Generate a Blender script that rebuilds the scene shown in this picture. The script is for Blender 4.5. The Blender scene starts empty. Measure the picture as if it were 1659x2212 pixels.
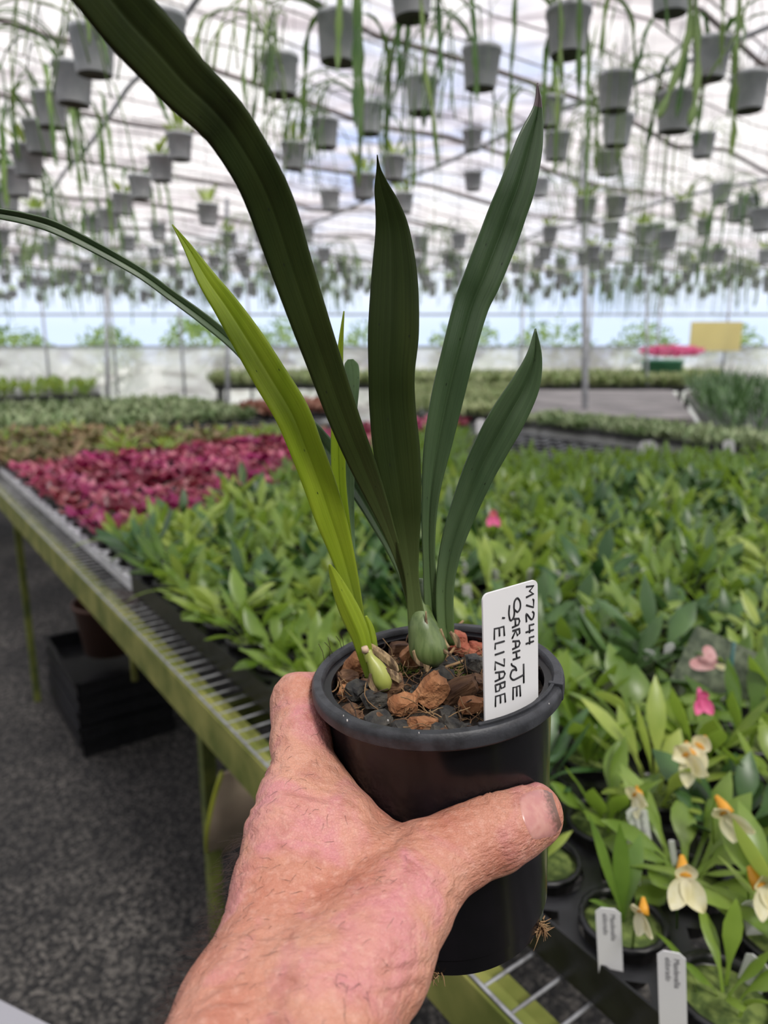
import bpy, math, random
import numpy as np
from mathutils import Vector, Matrix
random.seed(7); rng = np.random.default_rng(7)
SC = bpy.context.scene
COL = SC.collection
R = math.radians
# ---------------------------------------------------------------- camera
F = 1560.0                                   # focal length in pixels of the 1659x2212 frame
PITCH = R(13.0)
CAM = Vector((0, 0, 1.55))
FWD = Vector((0, math.cos(PITCH), -math.sin(PITCH)))
UPV = Vector((0, math.sin(PITCH), math.cos(PITCH)))
RGT = Vector((1, 0, 0))
cd = bpy.data.cameras.new('camera')
cd.sensor_fit = 'VERTICAL'; cd.sensor_height = 9.8; cd.sensor_width = 7.35
cd.lens = 9.8 * F / 2212.0
cd.clip_start = 0.01; cd.clip_end = 300
cd.dof.use_dof = True; cd.dof.focus_distance = 0.300; cd.dof.aperture_fstop = 2.5
cam = bpy.data.objects.new('camera', cd); COL.objects.link(cam)
cam.location = CAM; cam.rotation_euler = (R(90) - PITCH, 0, 0)
SC.camera = cam
SC.view_settings.view_transform = 'Standard'; SC.view_settings.look = 'None'
SC.view_settings.gamma = 1.0; SC.view_settings.use_curve_mapping = False
SC.view_settings.exposure = 0.22
# ---------------------------------------------------------------- world and sun
W = bpy.data.worlds.new('sky'); SC.world = W; W.use_nodes = True
nt = W.node_tree; nt.nodes.clear()
wo = nt.nodes.new('ShaderNodeOutputWorld'); bg = nt.nodes.new('ShaderNodeBackground')
tc = nt.nodes.new('ShaderNodeTexCoord'); nz = nt.nodes.new('ShaderNodeTexNoise')
nz.inputs['Scale'].default_value = 2.6; nz.inputs['Detail'].default_value = 4
rp = nt.nodes.new('ShaderNodeValToRGB')
rp.color_ramp.elements[0].position = 0.36; rp.color_ramp.elements[0].color = (0.45, 0.58, 0.92, 1)
rp.color_ramp.elements[1].position = 0.50; rp.color_ramp.elements[1].color = (1.0, 0.98, 0.96, 1)
nt.links.new(tc.outputs['Generated'], nz.inputs['Vector']); nt.links.new(nz.outputs['Fac'], rp.inputs['Fac'])
sx0 = nt.nodes.new('ShaderNodeSeparateXYZ'); nt.links.new(tc.outputs['Generated'], sx0.inputs[0])
mr0 = nt.nodes.new('ShaderNodeMapRange'); mr0.inputs['From Min'].default_value = 0.02; mr0.inputs['From Max'].default_value = 0.16; nt.links.new(sx0.outputs[2], mr0.inputs['Value'])
mx0 = nt.nodes.new('ShaderNodeMix'); mx0.data_type = 'RGBA'; mx0.inputs[6].default_value = (0.62, 0.74, 0.95, 1)
nt.links.new(mr0.outputs[0], mx0.inputs[0]); nt.links.new(rp.outputs['Color'], mx0.inputs[7]); nt.links.new(mx0.outputs[2], bg.inputs['Color']); bg.inputs['Strength'].default_value = 1.12
nt.links.new(bg.outputs[0], wo.inputs[0])
sl = bpy.data.lights.new('sun', 'SUN'); sl.energy = 3.2; sl.angle = R(12); sl.color = (1, 0.96, 0.9)
so = bpy.data.objects.new('sun', sl); COL.objects.link(so)
so.rotation_euler = (R(32), R(22), 0)        # high sun, in front of the camera and to the right

# ---------------------------------------------------------------- helpers
def Wp(px, py, d):
    px, py, d = float(px), float(py), float(d)
    return CAM + d * ((px - 829.5) / F * RGT - (py - 1106) / F * UPV + FWD)
def onz(px, py, z):
    r = (px - 829.5) / F * RGT - (py - 1106) / F * UPV + FWD
    return CAM + r * ((z - CAM.z) / r.z)
def proj(p):
    v = Vector(p) - CAM; d = v.dot(FWD)
    if d < 1e-3: return (-9999, -9999, d)
    return (829.5 + F * v.dot(RGT) / d, 1106 - F * v.dot(UPV) / d, d)
TH = R(35.44)
D1 = Vector((-math.sin(TH), math.cos(TH), 0)); D2 = Vector((math.cos(TH), math.sin(TH), 0))
def B(a, b, z): return D1 * a + D2 * b + Vector((0, 0, z))
BROT = Matrix(((D2.x, D1.x, 0), (D2.y, D1.y, 0), (0, 0, 1))).to_4x4()   # local x = across the bench, y = along it

def tag(o, label=None, cat=None, group=None, kind=None):
    if label: o['label'] = label
    if cat: o['category'] = cat
    if group: o['group'] = group
    if kind: o['kind'] = kind
    return o
def empty(name, loc, label=None, cat=None, group=None):
    o = bpy.data.objects.new(name, None); COL.objects.link(o); o.location = loc
    o.empty_display_size = 0.02
    return tag(o, label, cat, group)
class MB:
    def __init__(s): s.v = []; s.f = []; s.m = []; s.cm = 0
    def add(s, vs, fs):
        n = len(s.v); s.v.extend([tuple(x) for x in vs])
        for f in fs: s.f.append(tuple(i + n for i in f)); s.m.append(s.cm)
        return s
    def box(s, lo, hi, M=None):
        (a, b, c), (d, e, f) = lo, hi
        vs = [Vector(p) for p in ((a,b,c),(d,b,c),(d,e,c),(a,e,c),(a,b,f),(d,b,f),(d,e,f),(a,e,f))]
        if M is not None: vs = [M @ v for v in vs]
        return s.add(vs, [(0,3,2,1),(4,5,6,7),(0,1,5,4),(1,2,6,5),(2,3,7,6),(3,0,4,7)])
    def tube(s, pts, r, n=6, cap=True):
        pts = [Vector(p) for p in pts]; rs = r if isinstance(r, (list, tuple)) else [r] * len(pts)
        vs = []; N = len(pts); ref = None
        for i, p in enumerate(pts):
            t = (pts[min(i+1, N-1)] - pts[max(i-1, 0)])
            if t.length < 1e-9: t = Vector((0,0,1))
            t.normalize()
            if ref is None:
                ref = t.orthogonal().normalized()
            else:
                ref = (ref - t * ref.dot(t))
                ref = ref.normalized() if ref.length > 1e-6 else t.orthogonal().normalized()
            q = t.cross(ref)
            for k in range(n):
                a = 2 * math.pi * k / n
                vs.append(p + (ref * math.cos(a) + q * math.sin(a)) * rs[i])
        fs = [(i*n+k, i*n+(k+1)%n, (i+1)*n+(k+1)%n, (i+1)*n+k) for i in range(N-1) for k in range(n)]
        if cap: fs += [tuple(range(n-1, -1, -1)), tuple((N-1)*n+k for k in range(n))]
        return s.add(vs, fs)
    def lathe(s, prof, n=24, M=None, close=False):
        vs = []
        for r, z in prof:
            for k in range(n):
                a = 2*math.pi*k/n; v = Vector((r*math.cos(a), r*math.sin(a), z)); vs.append(M @ v if M is not None else v)
        N = len(prof); fs = []
        for i in range(N if close else N-1):
            j = (i+1) % N
            for k in range(n): fs.append((i*n+k, i*n+(k+1)%n, j*n+(k+1)%n, j*n+k))
        return s.add(vs, fs)
    def build(s, name, mat=None, parent=None, smooth=True):
        me = bpy.data.meshes.new(name); me.from_pydata(s.v, [], s.f)
        mats = mat if isinstance(mat, (list, tuple)) else [mat]
        for m in mats:
            if m: me.materials.append(m)
        if len(mats) > 1:
            me.polygons.foreach_set('material_index', s.m)
        if smooth: me.polygons.foreach_set('use_smooth', [True] * len(me.polygons))
        me.update()
        o = bpy.data.objects.new(name, me); COL.objects.link(o)
        if parent: o.parent = parent
        return o
def children(o): return [c for c in o.children]
def copy_tree(o, parent=None):
    c = o.copy(); COL.objects.link(c)
    if parent: c.parent = parent
    for ch in children(o): copy_tree(ch, c)
    return c
def bevel(o, w=0.001, seg=2):
    m = o.modifiers.new('bevel', 'BEVEL'); m.width = w; m.segments = seg; m.limit_method = 'ANGLE'; m.angle_limit = R(40)
    return o

# ---------------------------------------------------------------- materials
def mat(name, c1, c2=None, scale=20, rough=0.5, bump=0, bscale=None, trans=0, spec=0.5, metal=0, detail=4, ramp=(0.4, 0.6), bdist=0.001, stretch=None, rnd=0, sss=0, coat=0, tcol=None):
    m = bpy.data.materials.new(name); m.use_nodes = True; n = m.node_tree; n.nodes.clear()
    out = n.nodes.new('ShaderNodeOutputMaterial'); p = n.nodes.new('ShaderNodeBsdfPrincipled')
    p.inputs['Roughness'].default_value = rough; p.inputs['Specular IOR Level'].default_value = spec
    p.inputs['Metallic'].default_value = metal; p.inputs['Coat Weight'].default_value = coat
    tcn = n.nodes.new('ShaderNodeTexCoord'); vec = tcn.outputs['Object']
    if stretch:
        mp = n.nodes.new('ShaderNodeMapping'); mp.inputs['Scale'].default_value = stretch
        n.links.new(vec, mp.inputs['Vector']); vec = mp.outputs['Vector']
    col = None
    if c2:
        t = n.nodes.new('ShaderNodeTexNoise'); t.inputs['Scale'].default_value = scale; t.inputs['Detail'].default_value = detail
        n.links.new(vec, t.inputs['Vector'])
        r = n.nodes.new('ShaderNodeValToRGB'); r.color_ramp.elements[0].position = ramp[0]; r.color_ramp.elements[1].position = ramp[1]
        r.color_ramp.elements[0].color = (*c1, 1); r.color_ramp.elements[1].color = (*c2, 1)
        n.links.new(t.outputs['Fac'], r.inputs['Fac']); col = r.outputs['Color']
    if rnd:
        oi = n.nodes.new('ShaderNodeObjectInfo'); hs = n.nodes.new('ShaderNodeHueSaturation')
        mr = n.nodes.new('ShaderNodeMapRange'); mr.inputs['To Min'].default_value = 1 - rnd; mr.inputs['To Max'].default_value = 1 + rnd
        n.links.new(oi.outputs['Random'], mr.inputs['Value']); n.links.new(mr.outputs[0], hs.inputs['Value'])
        mr2 = n.nodes.new('ShaderNodeMapRange'); mr2.inputs['To Min'].default_value = 0.515; mr2.inputs['To Max'].default_value = 0.475
        n.links.new(oi.outputs['Random'], mr2.inputs['Value']); n.links.new(mr2.outputs[0], hs.inputs['Hue'])
        if col: n.links.new(col, hs.inputs['Color'])
        else: hs.inputs['Color'].default_value = (*c1, 1)
        col = hs.outputs['Color']
    if col: n.links.new(col, p.inputs['Base Color'])
    else: p.inputs['Base Color'].default_value = (*c1, 1)
    if sss:
        p.inputs['Subsurface Weight'].default_value = sss; p.inputs['Subsurface Radius'].default_value = (1, 0.35, 0.2); p.inputs['Subsurface Scale'].default_value = 0.004
    if bump:
        b = n.nodes.new('ShaderNodeBump'); b.inputs['Strength'].default_value = bump; b.inputs['Distance'].default_value = bdist
        t2 = n.nodes.new('ShaderNodeTexNoise'); t2.inputs['Scale'].default_value = bscale or scale; t2.inputs['Detail'].default_value = 6
        n.links.new(vec, t2.inputs['Vector']); n.links.new(t2.outputs['Fac'], b.inputs['Height']); n.links.new(b.outputs[0], p.inputs['Normal'])
    sh = p.outputs[0]
    if trans:
        tr = n.nodes.new('ShaderNodeBsdfTranslucent'); mx = n.nodes.new('ShaderNodeMixShader'); mx.inputs[0].default_value = trans
        if tcol: tr.inputs['Color'].default_value = (*tcol, 1)
        elif col: n.links.new(col, tr.inputs['Color'])
        else: tr.inputs['Color'].default_value = (*c1, 1)
        n.links.new(p.outputs[0], mx.inputs[1]); n.links.new(tr.outputs[0], mx.inputs[2]); sh = mx.outputs[0]
    n.links.new(sh, out.inputs[0])
    return m
def film_mat(name, cut=0.45, col=(0.93, 0.92, 0.93), scale=0.7, lo=0.25, hi=0.65):
    m = bpy.data.materials.new(name); m.use_nodes = True; n = m.node_tree; n.nodes.clear()
    out = n.nodes.new('ShaderNodeOutputMaterial'); d = n.nodes.new('ShaderNodeBsdfDiffuse'); t = n.nodes.new('ShaderNodeBsdfTranslucent')
    tr = n.nodes.new('ShaderNodeBsdfTransparent'); a = n.nodes.new('ShaderNodeMixShader'); b = n.nodes.new('ShaderNodeMixShader')
    a.inputs[0].default_value = 0.6
    n.links.new(d.outputs[0], a.inputs[1]); n.links.new(t.outputs[0], a.inputs[2])
    tcn = n.nodes.new('ShaderNodeTexCoord'); mp = n.nodes.new('ShaderNodeMapping'); mp.inputs['Scale'].default_value = (0.35, 1.3, 1)
    mp.inputs['Rotation'].default_value = (0, 0, TH)
    no = n.nodes.new('ShaderNodeTexNoise'); no.inputs['Scale'].default_value = scale; no.inputs['Detail'].default_value = 5; no.inputs['Distortion'].default_value = 1.2
    mr = n.nodes.new('ShaderNodeMapRange'); mr.inputs['From Min'].default_value = 0.35; mr.inputs['From Max'].default_value = 0.65
    mr.inputs['To Min'].default_value = lo; mr.inputs['To Max'].default_value = hi
    n.links.new(tcn.outputs['Object'], mp.inputs[0]); n.links.new(mp.outputs[0], no.inputs['Vector']); n.links.new(no.outputs['Fac'], mr.inputs['Value'])
    n.links.new(mr.outputs[0], b.inputs[0]); n.links.new(a.outputs[0], b.inputs[1]); n.links.new(tr.outputs[0], b.inputs[2])
    n2_ = n.nodes.new('ShaderNodeTexNoise'); n2_.inputs['Scale'].default_value = 2.3; n2_.inputs['Detail'].default_value = 6; n2_.inputs['Distortion'].default_value = 0.8; n.links.new(mp.outputs[0], n2_.inputs['Vector'])
    cr = n.nodes.new('ShaderNodeValToRGB'); cr.color_ramp.elements[0].position = 0.38; cr.color_ramp.elements[0].color = (col[0]*0.62, col[1]*0.58, col[2]*0.60, 1); cr.color_ramp.elements[1].position = 0.55; cr.color_ramp.elements[1].color = (*[min(1, q*1.12) for q in col], 1)
    n.links.new(n2_.outputs['Fac'], cr.inputs[0]); n.links.new(cr.outputs[0], d.inputs[0]); n.links.new(cr.outputs[0], t.inputs[0])
    n.links.new(b.outputs[0], out.inputs[0])
    return m
M = {}
M['roof'] = film_mat('roof film', lo=0.08, hi=0.9, col=(0.82, 0.765, 0.77), scale=1.1)
M['wallfilm'] = film_mat('wall film', lo=0.3, hi=0.65, col=(0.98, 0.98, 0.96))
M['gravel'] = mat('gravel', (0.008, 0.008, 0.009), (0.15, 0.14, 0.135), 75, 0.9, 1.0, 60, ramp=(0.44, 0.72), bdist=0.012)
M['shade'] = mat('dark green light blocker', (0.03, 0.05, 0.035), (0.05, 0.07, 0.05), 2, 0.9)
def gravel(m):
    n = m.node_tree; p = next(x for x in n.nodes if x.type == 'BSDF_PRINCIPLED'); t = n.nodes.new('ShaderNodeTexCoord')
    v = n.nodes.new('ShaderNodeTexVoronoi'); v.inputs['Scale'].default_value = 95; n.links.new(t.outputs['Object'], v.inputs['Vector'])
    s = n.nodes.new('ShaderNodeSeparateColor'); n.links.new(v.outputs['Color'], s.inputs[0])
    a = n.nodes.new('ShaderNodeTexNoise'); a.inputs['Scale'].default_value = 2.2; a.inputs['Detail'].default_value = 5; n.links.new(t.outputs['Object'], a.inputs['Vector'])
    mr = n.nodes.new('ShaderNodeMapRange'); mr.inputs['From Min'].default_value = 0.4; mr.inputs['From Max'].default_value = 0.68; mr.inputs['To Min'].default_value = 0.35; mr.inputs['To Max'].default_value = 1.0; n.links.new(a.outputs['Fac'], mr.inputs['Value'])
    pw = n.nodes.new('ShaderNodeMath'); pw.operation = 'POWER'; pw.inputs[1].default_value = 2.2; n.links.new(s.outputs[0], pw.inputs[0])
    mu = n.nodes.new('ShaderNodeMath'); mu.operation = 'MULTIPLY'; n.links.new(pw.outputs[0], mu.inputs[0]); n.links.new(mr.outputs[0], mu.inputs[1])
    c = n.nodes.new('ShaderNodeValToRGB'); c.color_ramp.elements[0].color = (0.014, 0.014, 0.015, 1); c.color_ramp.elements[1].color = (0.22, 0.20, 0.18, 1)
    n.links.new(mu.outputs[0], c.inputs[0]); n.links.new(c.outputs[0], p.inputs['Base Color'])
    b = n.nodes.new('ShaderNodeBump'); b.inputs['Strength'].default_value = 1; b.inputs['Distance'].default_value = 0.01; b.invert = True
    n.links.new(v.outputs['Distance'], b.inputs['Height']); n.links.new(b.outputs[0], p.inputs['Normal'])
gravel(M['gravel'])
M['steel'] = mat('grey steel', (0.30, 0.31, 0.33), (0.42, 0.43, 0.46), 30, 0.45, metal=0.3)
M['wire'] = mat('galvanised wire', (0.40, 0.41, 0.43), (0.25, 0.25, 0.26), 60, 0.45, metal=0.5)
M['rust'] = mat('dull pipe', (0.20, 0.17, 0.17), (0.30, 0.26, 0.26), 5, 0.7)
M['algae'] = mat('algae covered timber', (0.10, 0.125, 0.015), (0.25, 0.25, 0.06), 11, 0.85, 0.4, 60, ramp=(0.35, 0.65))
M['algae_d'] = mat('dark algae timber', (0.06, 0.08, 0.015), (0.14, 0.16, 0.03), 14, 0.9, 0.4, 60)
M['tan'] = mat('weathered tan board', (0.35, 0.27, 0.20), (0.45, 0.36, 0.26), 9, 0.8)
M['black'] = mat('black plastic', (0.005, 0.005, 0.006), (0.013, 0.013, 0.015), 40, 0.36, 0.15, 120)
M['potblack'] = mat('held pot black plastic', (0.004, 0.004, 0.005), (0.007, 0.006, 0.008), 30, 0.2, 0.04, 300, bdist=0.0004, spec=0.35)
M['rimblack'] = mat('scuffed black rim plastic', (0.016, 0.017, 0.020), (0.034, 0.036, 0.042), 160, 0.5, 0.35, 900, bdist=0.0004)
M['whitetray'] = mat('pale grey tray', (0.5, 0.5, 0.54), (0.7, 0.7, 0.74), 30, 0.5)
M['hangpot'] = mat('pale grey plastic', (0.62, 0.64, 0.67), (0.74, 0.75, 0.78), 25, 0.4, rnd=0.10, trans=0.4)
M['hangbase'] = mat('dark pot base', (0.05, 0.055, 0.05), (0.09, 0.09, 0.085), 40, 0.7)  # much darker than the pot wall, covers the hanging pots' undersides
M['leafA'] = mat('bench leaf green', (0.085, 0.17, 0.022), (0.19, 0.31, 0.055), 9, 0.3, trans=0.38, rnd=0.4, tcol=(0.30, 0.46, 0.05))
M['leafB'] = mat('bench leaf pale green', (0.18, 0.29, 0.05), (0.31, 0.42, 0.10), 12, 0.33, trans=0.38, rnd=0.3, tcol=(0.45, 0.58, 0.1))
M['leafD'] = mat('bench leaf blue green', (0.045, 0.11, 0.03), (0.09, 0.19, 0.055), 12, 0.35, trans=0.25, rnd=0.25)
M['olive'] = mat('olive brown leaf', (0.15, 0.14, 0.045), (0.34, 0.23, 0.13), 16, 0.6, trans=0.25, rnd=0.3)
M['magenta'] = mat('magenta leaf', (0.17, 0.004, 0.036), (0.46, 0.03, 0.12), 14, 0.33, trans=0.3, rnd=0.3, ramp=(0.35, 0.75))
M['pinkleaf'] = mat('faded pink leaf', (0.34, 0.03, 0.08), (0.52, 0.20, 0.20), 22, 0.35, trans=0.25, rnd=0.3)
M['cactus'] = mat('flat cactus stem', (0.09, 0.19, 0.045), (0.20, 0.33, 0.09), 6, 0.5, trans=0.2, rnd=0.2)
M['twig'] = mat('dry brown stems', (0.13, 0.09, 0.075), (0.22, 0.16, 0.14), 20, 0.8)
M['white'] = mat('white plastic label', (0.80, 0.80, 0.81), None, rough=0.35, trans=0.08)
M['ink'] = mat('black ink', (0.015, 0.015, 0.018), rough=0.6)
M['greyink'] = mat('grey print', (0.12, 0.12, 0.13), rough=0.7)
M['petal'] = mat('cream petal', (0.74, 0.68, 0.38), (0.82, 0.78, 0.56), 60, 0.5, trans=0.3)
M['orange'] = mat('orange flower tube', (0.75, 0.36, 0.03), None, rough=0.5, trans=0.2)
M['pinkp'] = mat('pink petal', (0.75, 0.12, 0.30), None, rough=0.5, trans=0.2)
M['moss'] = mat('moss', (0.05, 0.08, 0.015), (0.16, 0.21, 0.05), 80, 0.9, 0.8, 300)
M['soil'] = mat('dark potting mix', (0.018, 0.013, 0.010), (0.05, 0.035, 0.022), 300, 0.9, 1.0, 700, bdist=0.002)
# held plant
M['oleaf'] = mat('dark green strap leaf', (0.022, 0.036, 0.008), (0.034, 0.050, 0.011), 60, 0.42, 0.25, 500, trans=0.2, spec=0.25, stretch=(1, 1, 0.12), bdist=0.0003, tcol=(0.05, 0.072, 0.008))
M['bleaf'] = mat('blue green strap leaf', (0.052, 0.094, 0.040), (0.075, 0.125, 0.056), 60, 0.33, 0.25, 500, trans=0.18, stretch=(1, 1, 0.12), bdist=0.0003, tcol=(0.09, 0.20, 0.05))
M['lime'] = mat('lime green young leaf', (0.23, 0.32, 0.018), (0.31, 0.40, 0.03), 60, 0.38, 0.2, 500, trans=0.4, stretch=(1, 1, 0.12), bdist=0.0003, tcol=(0.42, 0.56, 0.03))
M['gleaf'] = mat('grey green leaf', (0.16, 0.27, 0.12), (0.2, 0.32, 0.15), 60, 0.4, trans=0.25)
M['sheath'] = mat('dry papery sheath', (0.07, 0.042, 0.022), (0.34, 0.24, 0.13), 420, 0.85, 1.0, 700, stretch=(1, 1, 0.2))
M['tip'] = mat('purplish leaf tip', (0.10, 0.07, 0.075), None, rough=0.5)

# ---------------------------------------------------------------- setting
def grid_sheet(name, fn, nu, nv, m):
    mb = MB(); vs = [fn(i / nu, j / nv) for j in range(nv + 1) for i in range(nu + 1)]
    fs = [(j*(nu+1)+i, j*(nu+1)+i+1, (j+1)*(nu+1)+i+1, (j+1)*(nu+1)+i) for j in range(nv) for i in range(nu)]
    mb.add(vs, fs); return tag(mb.build(name, m), kind='structure')
grid_sheet('floor', lambda u, v: (-13 + 26*u, -6 + 21.05*v, 0), 2, 2, M['gravel'])
M['outside'] = mat('sunlit pale ground', (0.55, 0.56, 0.45), (0.70, 0.70, 0.62), 0.5, 0.9)
for k_, (a_, b_, c_, d_) in enumerate(((-40, 15.06, 40, 60), (-40, -20, -13.02, 15.06), (13.02, -20, 40, 15.06))):
    grid_sheet('ground_%d' % (k_+1), lambda u, v: (a_ + (c_-a_)*u, b_ + (d_-b_)*v, -0.01), 2, 2, M['outside'])
WY = 15.0; X0, X1 = -13.0, 13.0
def roofz(x, y):
    return 3.02 + (WY - y) * 0.085 + 0.05*math.sin(x*2.1 + y*0.7) + 0.03*math.sin(y*4.3 + x)
grid_sheet('ceiling', lambda u, v: (X0+(X1-X0)*u, -6+(WY+6)*v, roofz(X0+(X1-X0)*u, -6+(WY+6)*v)), 60, 60, M['roof'])
# far wall: white film below, open clear band above, frame posts
wb = MB(); wb.box((X0, WY, 0), (X1, WY+0.01, 1.52)); tag(wb.build('wall_back', M['wallfilm'], smooth=False), kind='structure')
wf = MB(); wf.box((X0, -6.02, 0), (X1, -6.0, 4.9)); tag(wf.build('wall_light_block', M['shade'], smooth=False), kind='structure')  # unseen wall added behind the camera to block sky light from the back
wl = MB(); wl.box((X0-0.01, -5, 0), (X0, WY, 3.0)); tag(wl.build('wall_left', M['wallfilm'], smooth=False), kind='structure')
wr = MB(); wr.box((X1, -5, 0), (X1+0.01, WY, 3.0)); tag(wr.build('wall_right', M['wallfilm'], smooth=False), kind='structure')
tr = MB()
for z in (1.52, 2.15, 3.0): tr.box((X0, WY-0.03, z-0.02), (X1, WY+0.03, z+0.02))
tag(tr.build('trim_1', M['steel'], smooth=False), kind='structure')
tr = MB()
for k in range(19):
    x = X0 + 0.7 + k * 1.37; tr.tube([(x, WY-0.05, 0), (x, WY-0.05, 3.0)], 0.025, 8)
tag(tr.build('trim_2', M['steel']), kind='structure')
tr = MB()
for a in np.arange(2.0, 19, 0.42):
    pts = [B(a, b, 0) for b in np.linspace(-12, 14, 24)]
    pts = [Vector((p.x, p.y, roofz(p.x, p.y) - 0.03)) for p in pts if X0 < p.x < X1 and -5 < p.y < WY]
    if len(pts) > 2: tr.tube(pts, 0.007, 4)
tag(tr.build('trim_5', M['rust']), kind='structure')
# roof pipes across (along D2) and a few along D1
tr = MB()
for a in [0.6 + 1.35*k for k in range(12)]:
    z = lambda p: roofz(p.x, p.y) - 0.10
    pts = [B(a, b, 0) for b in np.linspace(-12, 14, 30)]
    pts = [Vector((p.x, p.y, z(p))) for p in pts if X0 < p.x < X1 and -5 < p.y < WY]
    if len(pts) > 2: tr.tube(pts, 0.022, 6)
tag(tr.build('trim_3', M['rust']), kind='structure')
tr = MB()
for b in [-4.5, -1.2, 2.1, 5.4, 8.7]:
    pts = [B(a, b, 0) for a in np.linspace(-4, 18, 30)]
    pts = [Vector((p.x, p.y, roofz(p.x, p.y) - 0.15)) for p in pts if X0 < p.x < X1 and -5 < p.y < WY]
    if len(pts) > 2: tr.tube(pts, 0.02, 6)
tag(tr.build('trim_4', M['steel']), kind='structure')
# roof posts
def post(px_top, px_bot, Z, label, r=0.032):
    p1 = Wp(px_bot, 900, Z); t = Wp(px_top, 60, Z)
    p0 = p1 + (p1 - t) * (p1.z / (t.z - p1.z)); p2 = p1 + (t - p1) * ((roofz(t.x, t.y) - 0.1 - p1.z) / (t.z - p1.z))
    root = empty('roof_post', p0, label, 'post')
    mb = MB(); mb.tube([Vector((0, 0, 0)), p2 - p0], r, 14); mb.build('pole', M['steel'], root)
    mb = MB(); mb.box((-0.09, -0.09, -0.005), (0.09, 0.09, 0.015)); mb.build('base_plate', M['steel'], root, smooth=False)
post(1262, 1264, 7.0, 'tall grey metal post holding the roof right of the tall plant leaves')
post(488, 492, 9.0, 'thin grey metal post in the distance left of the big leaf', 0.028)
post(226, 232, 9.5, 'thin grey metal post in the distance near the left edge', 0.026)
post(1395, 1398, 11.0, 'distant thin post standing by the far wall at right', 0.02)

# hedge and trees outside the back wall
def blob_leaves(mb, c, rx, ry, rz, n, s):
    for _ in range(n):
        a = random.uniform(0, 2*math.pi); e = math.asin(random.uniform(-1, 1)); rr = random.uniform(0.6, 1) 
        p = Vector((c[0]+rx*rr*math.cos(a)*math.cos(e), c[1]+ry*rr*math.sin(a)*math.cos(e), c[2]+rz*rr*math.sin(e)))
        u = Vector((random.gauss(0,1), random.gauss(0,1), random.gauss(0,1))).normalized(); v = u.orthogonal().normalized()
        mb.add([p-u*s, p+v*s*0.45, p+u*s, p-v*s*0.45], [(0,1,2,3)])
M['hedge'] = mat('sunlit shrub leaves', (0.09, 0.18, 0.025), (0.24, 0.34, 0.09), 2, 0.6, trans=0.3)
hl = ['leftmost', 'second', 'third', 'fourth', 'fifth', 'sixth', 'seventh', 'eighth', 'ninth']
for k in range(9):
    x = -8.6 + k * 2.1; r = random.uniform(0.9, 1.25); h = random.uniform(1.95, 2.35)
    root = empty('garden_shrub', (x, 17.4, 0), 'green shrub outside beyond the far wall, %s in the row from the left' % hl[k], 'shrub', 'shrubs outside the far wall')
    mb = MB(); blob_leaves(mb, (0, 0, h*0.52), r, 0.7, h*0.5, 900, 0.09); mb.build('foliage', M['hedge'], root, smooth=False)
    mb = MB(); mb.tube([(0,0,0),(0.03,0,h*0.4),(0,0,h*0.7)], [0.05,0.04,0.02], 7); mb.build('trunk', M['twig'], root)

# ---------------------------------------------------------------- main bench
bench = empty('plant_bench', B(0, 0.41, 0), 'long mossy green bench with wire mesh top filled with potted plants', 'bench')
bench.matrix_world = Matrix.Translation(B(0, 0.41, 0)) @ BROT
L0, L1 = -1.0, 5.4; BW = 3.2
mb = MB(); mb.box((-0.004, L0, 0.87), (0.018, L1, 0.946)); bevel(mb.build('edge_rail', M['algae'], bench, smooth=False), 0.002)
bench.children[0]['label'] = 'front rail green with algae'
for xa, xb in ((0.0181, 0.048), (0.75, 0.80), (1.5, 1.55), (2.3, 2.35)):
    mb = MB(); mb.box((xa, L0, 0.895), (xb, L1, 0.925)); mb.build('bearer', M['algae'], bench, smooth=False)
mb = MB()
for k in range(int((L1-L0)/0.036)):
    y = L0 + 0.01 + k*0.036
    mb.tube([(0, y, 0.9455), (0.62, y, 0.9455)], 0.0021, 5, cap=False)
for x in (0.0, 0.1, 0.2, 0.3, 0.4, 0.5, 0.6):
    mb.tube([(x, L0, 0.9495), (x, L1, 0.9495)], 0.0023, 6, cap=False)
for x in np.arange(0.75, BW, 0.15): mb.tube([(x, L0, 0.9495), (x, L1, 0.9495)], 0.0021, 5, cap=False)
for y in np.arange(L0, L1, 0.18): mb.tube([(0.62, y, 0.9455), (BW, y, 0.9455)], 0.0021, 5, cap=False)
mb.build('wire_mesh', M['wire'], bench)
for y in (-0.6, 0.1, 1.22, 3.3, 4.8):
    for x in (0.03, 1.6, 3.0):
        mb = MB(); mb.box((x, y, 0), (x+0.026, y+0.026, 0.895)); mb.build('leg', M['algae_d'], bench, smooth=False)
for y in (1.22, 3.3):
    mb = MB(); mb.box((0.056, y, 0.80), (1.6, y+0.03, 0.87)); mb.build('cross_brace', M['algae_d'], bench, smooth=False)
mb = MB(); mb.tube([(0.022, 1.62, 0.9), (0.022, 1.62, 0.78)], 0.008, 8); mb.build('hook', M['algae'], bench)

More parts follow.
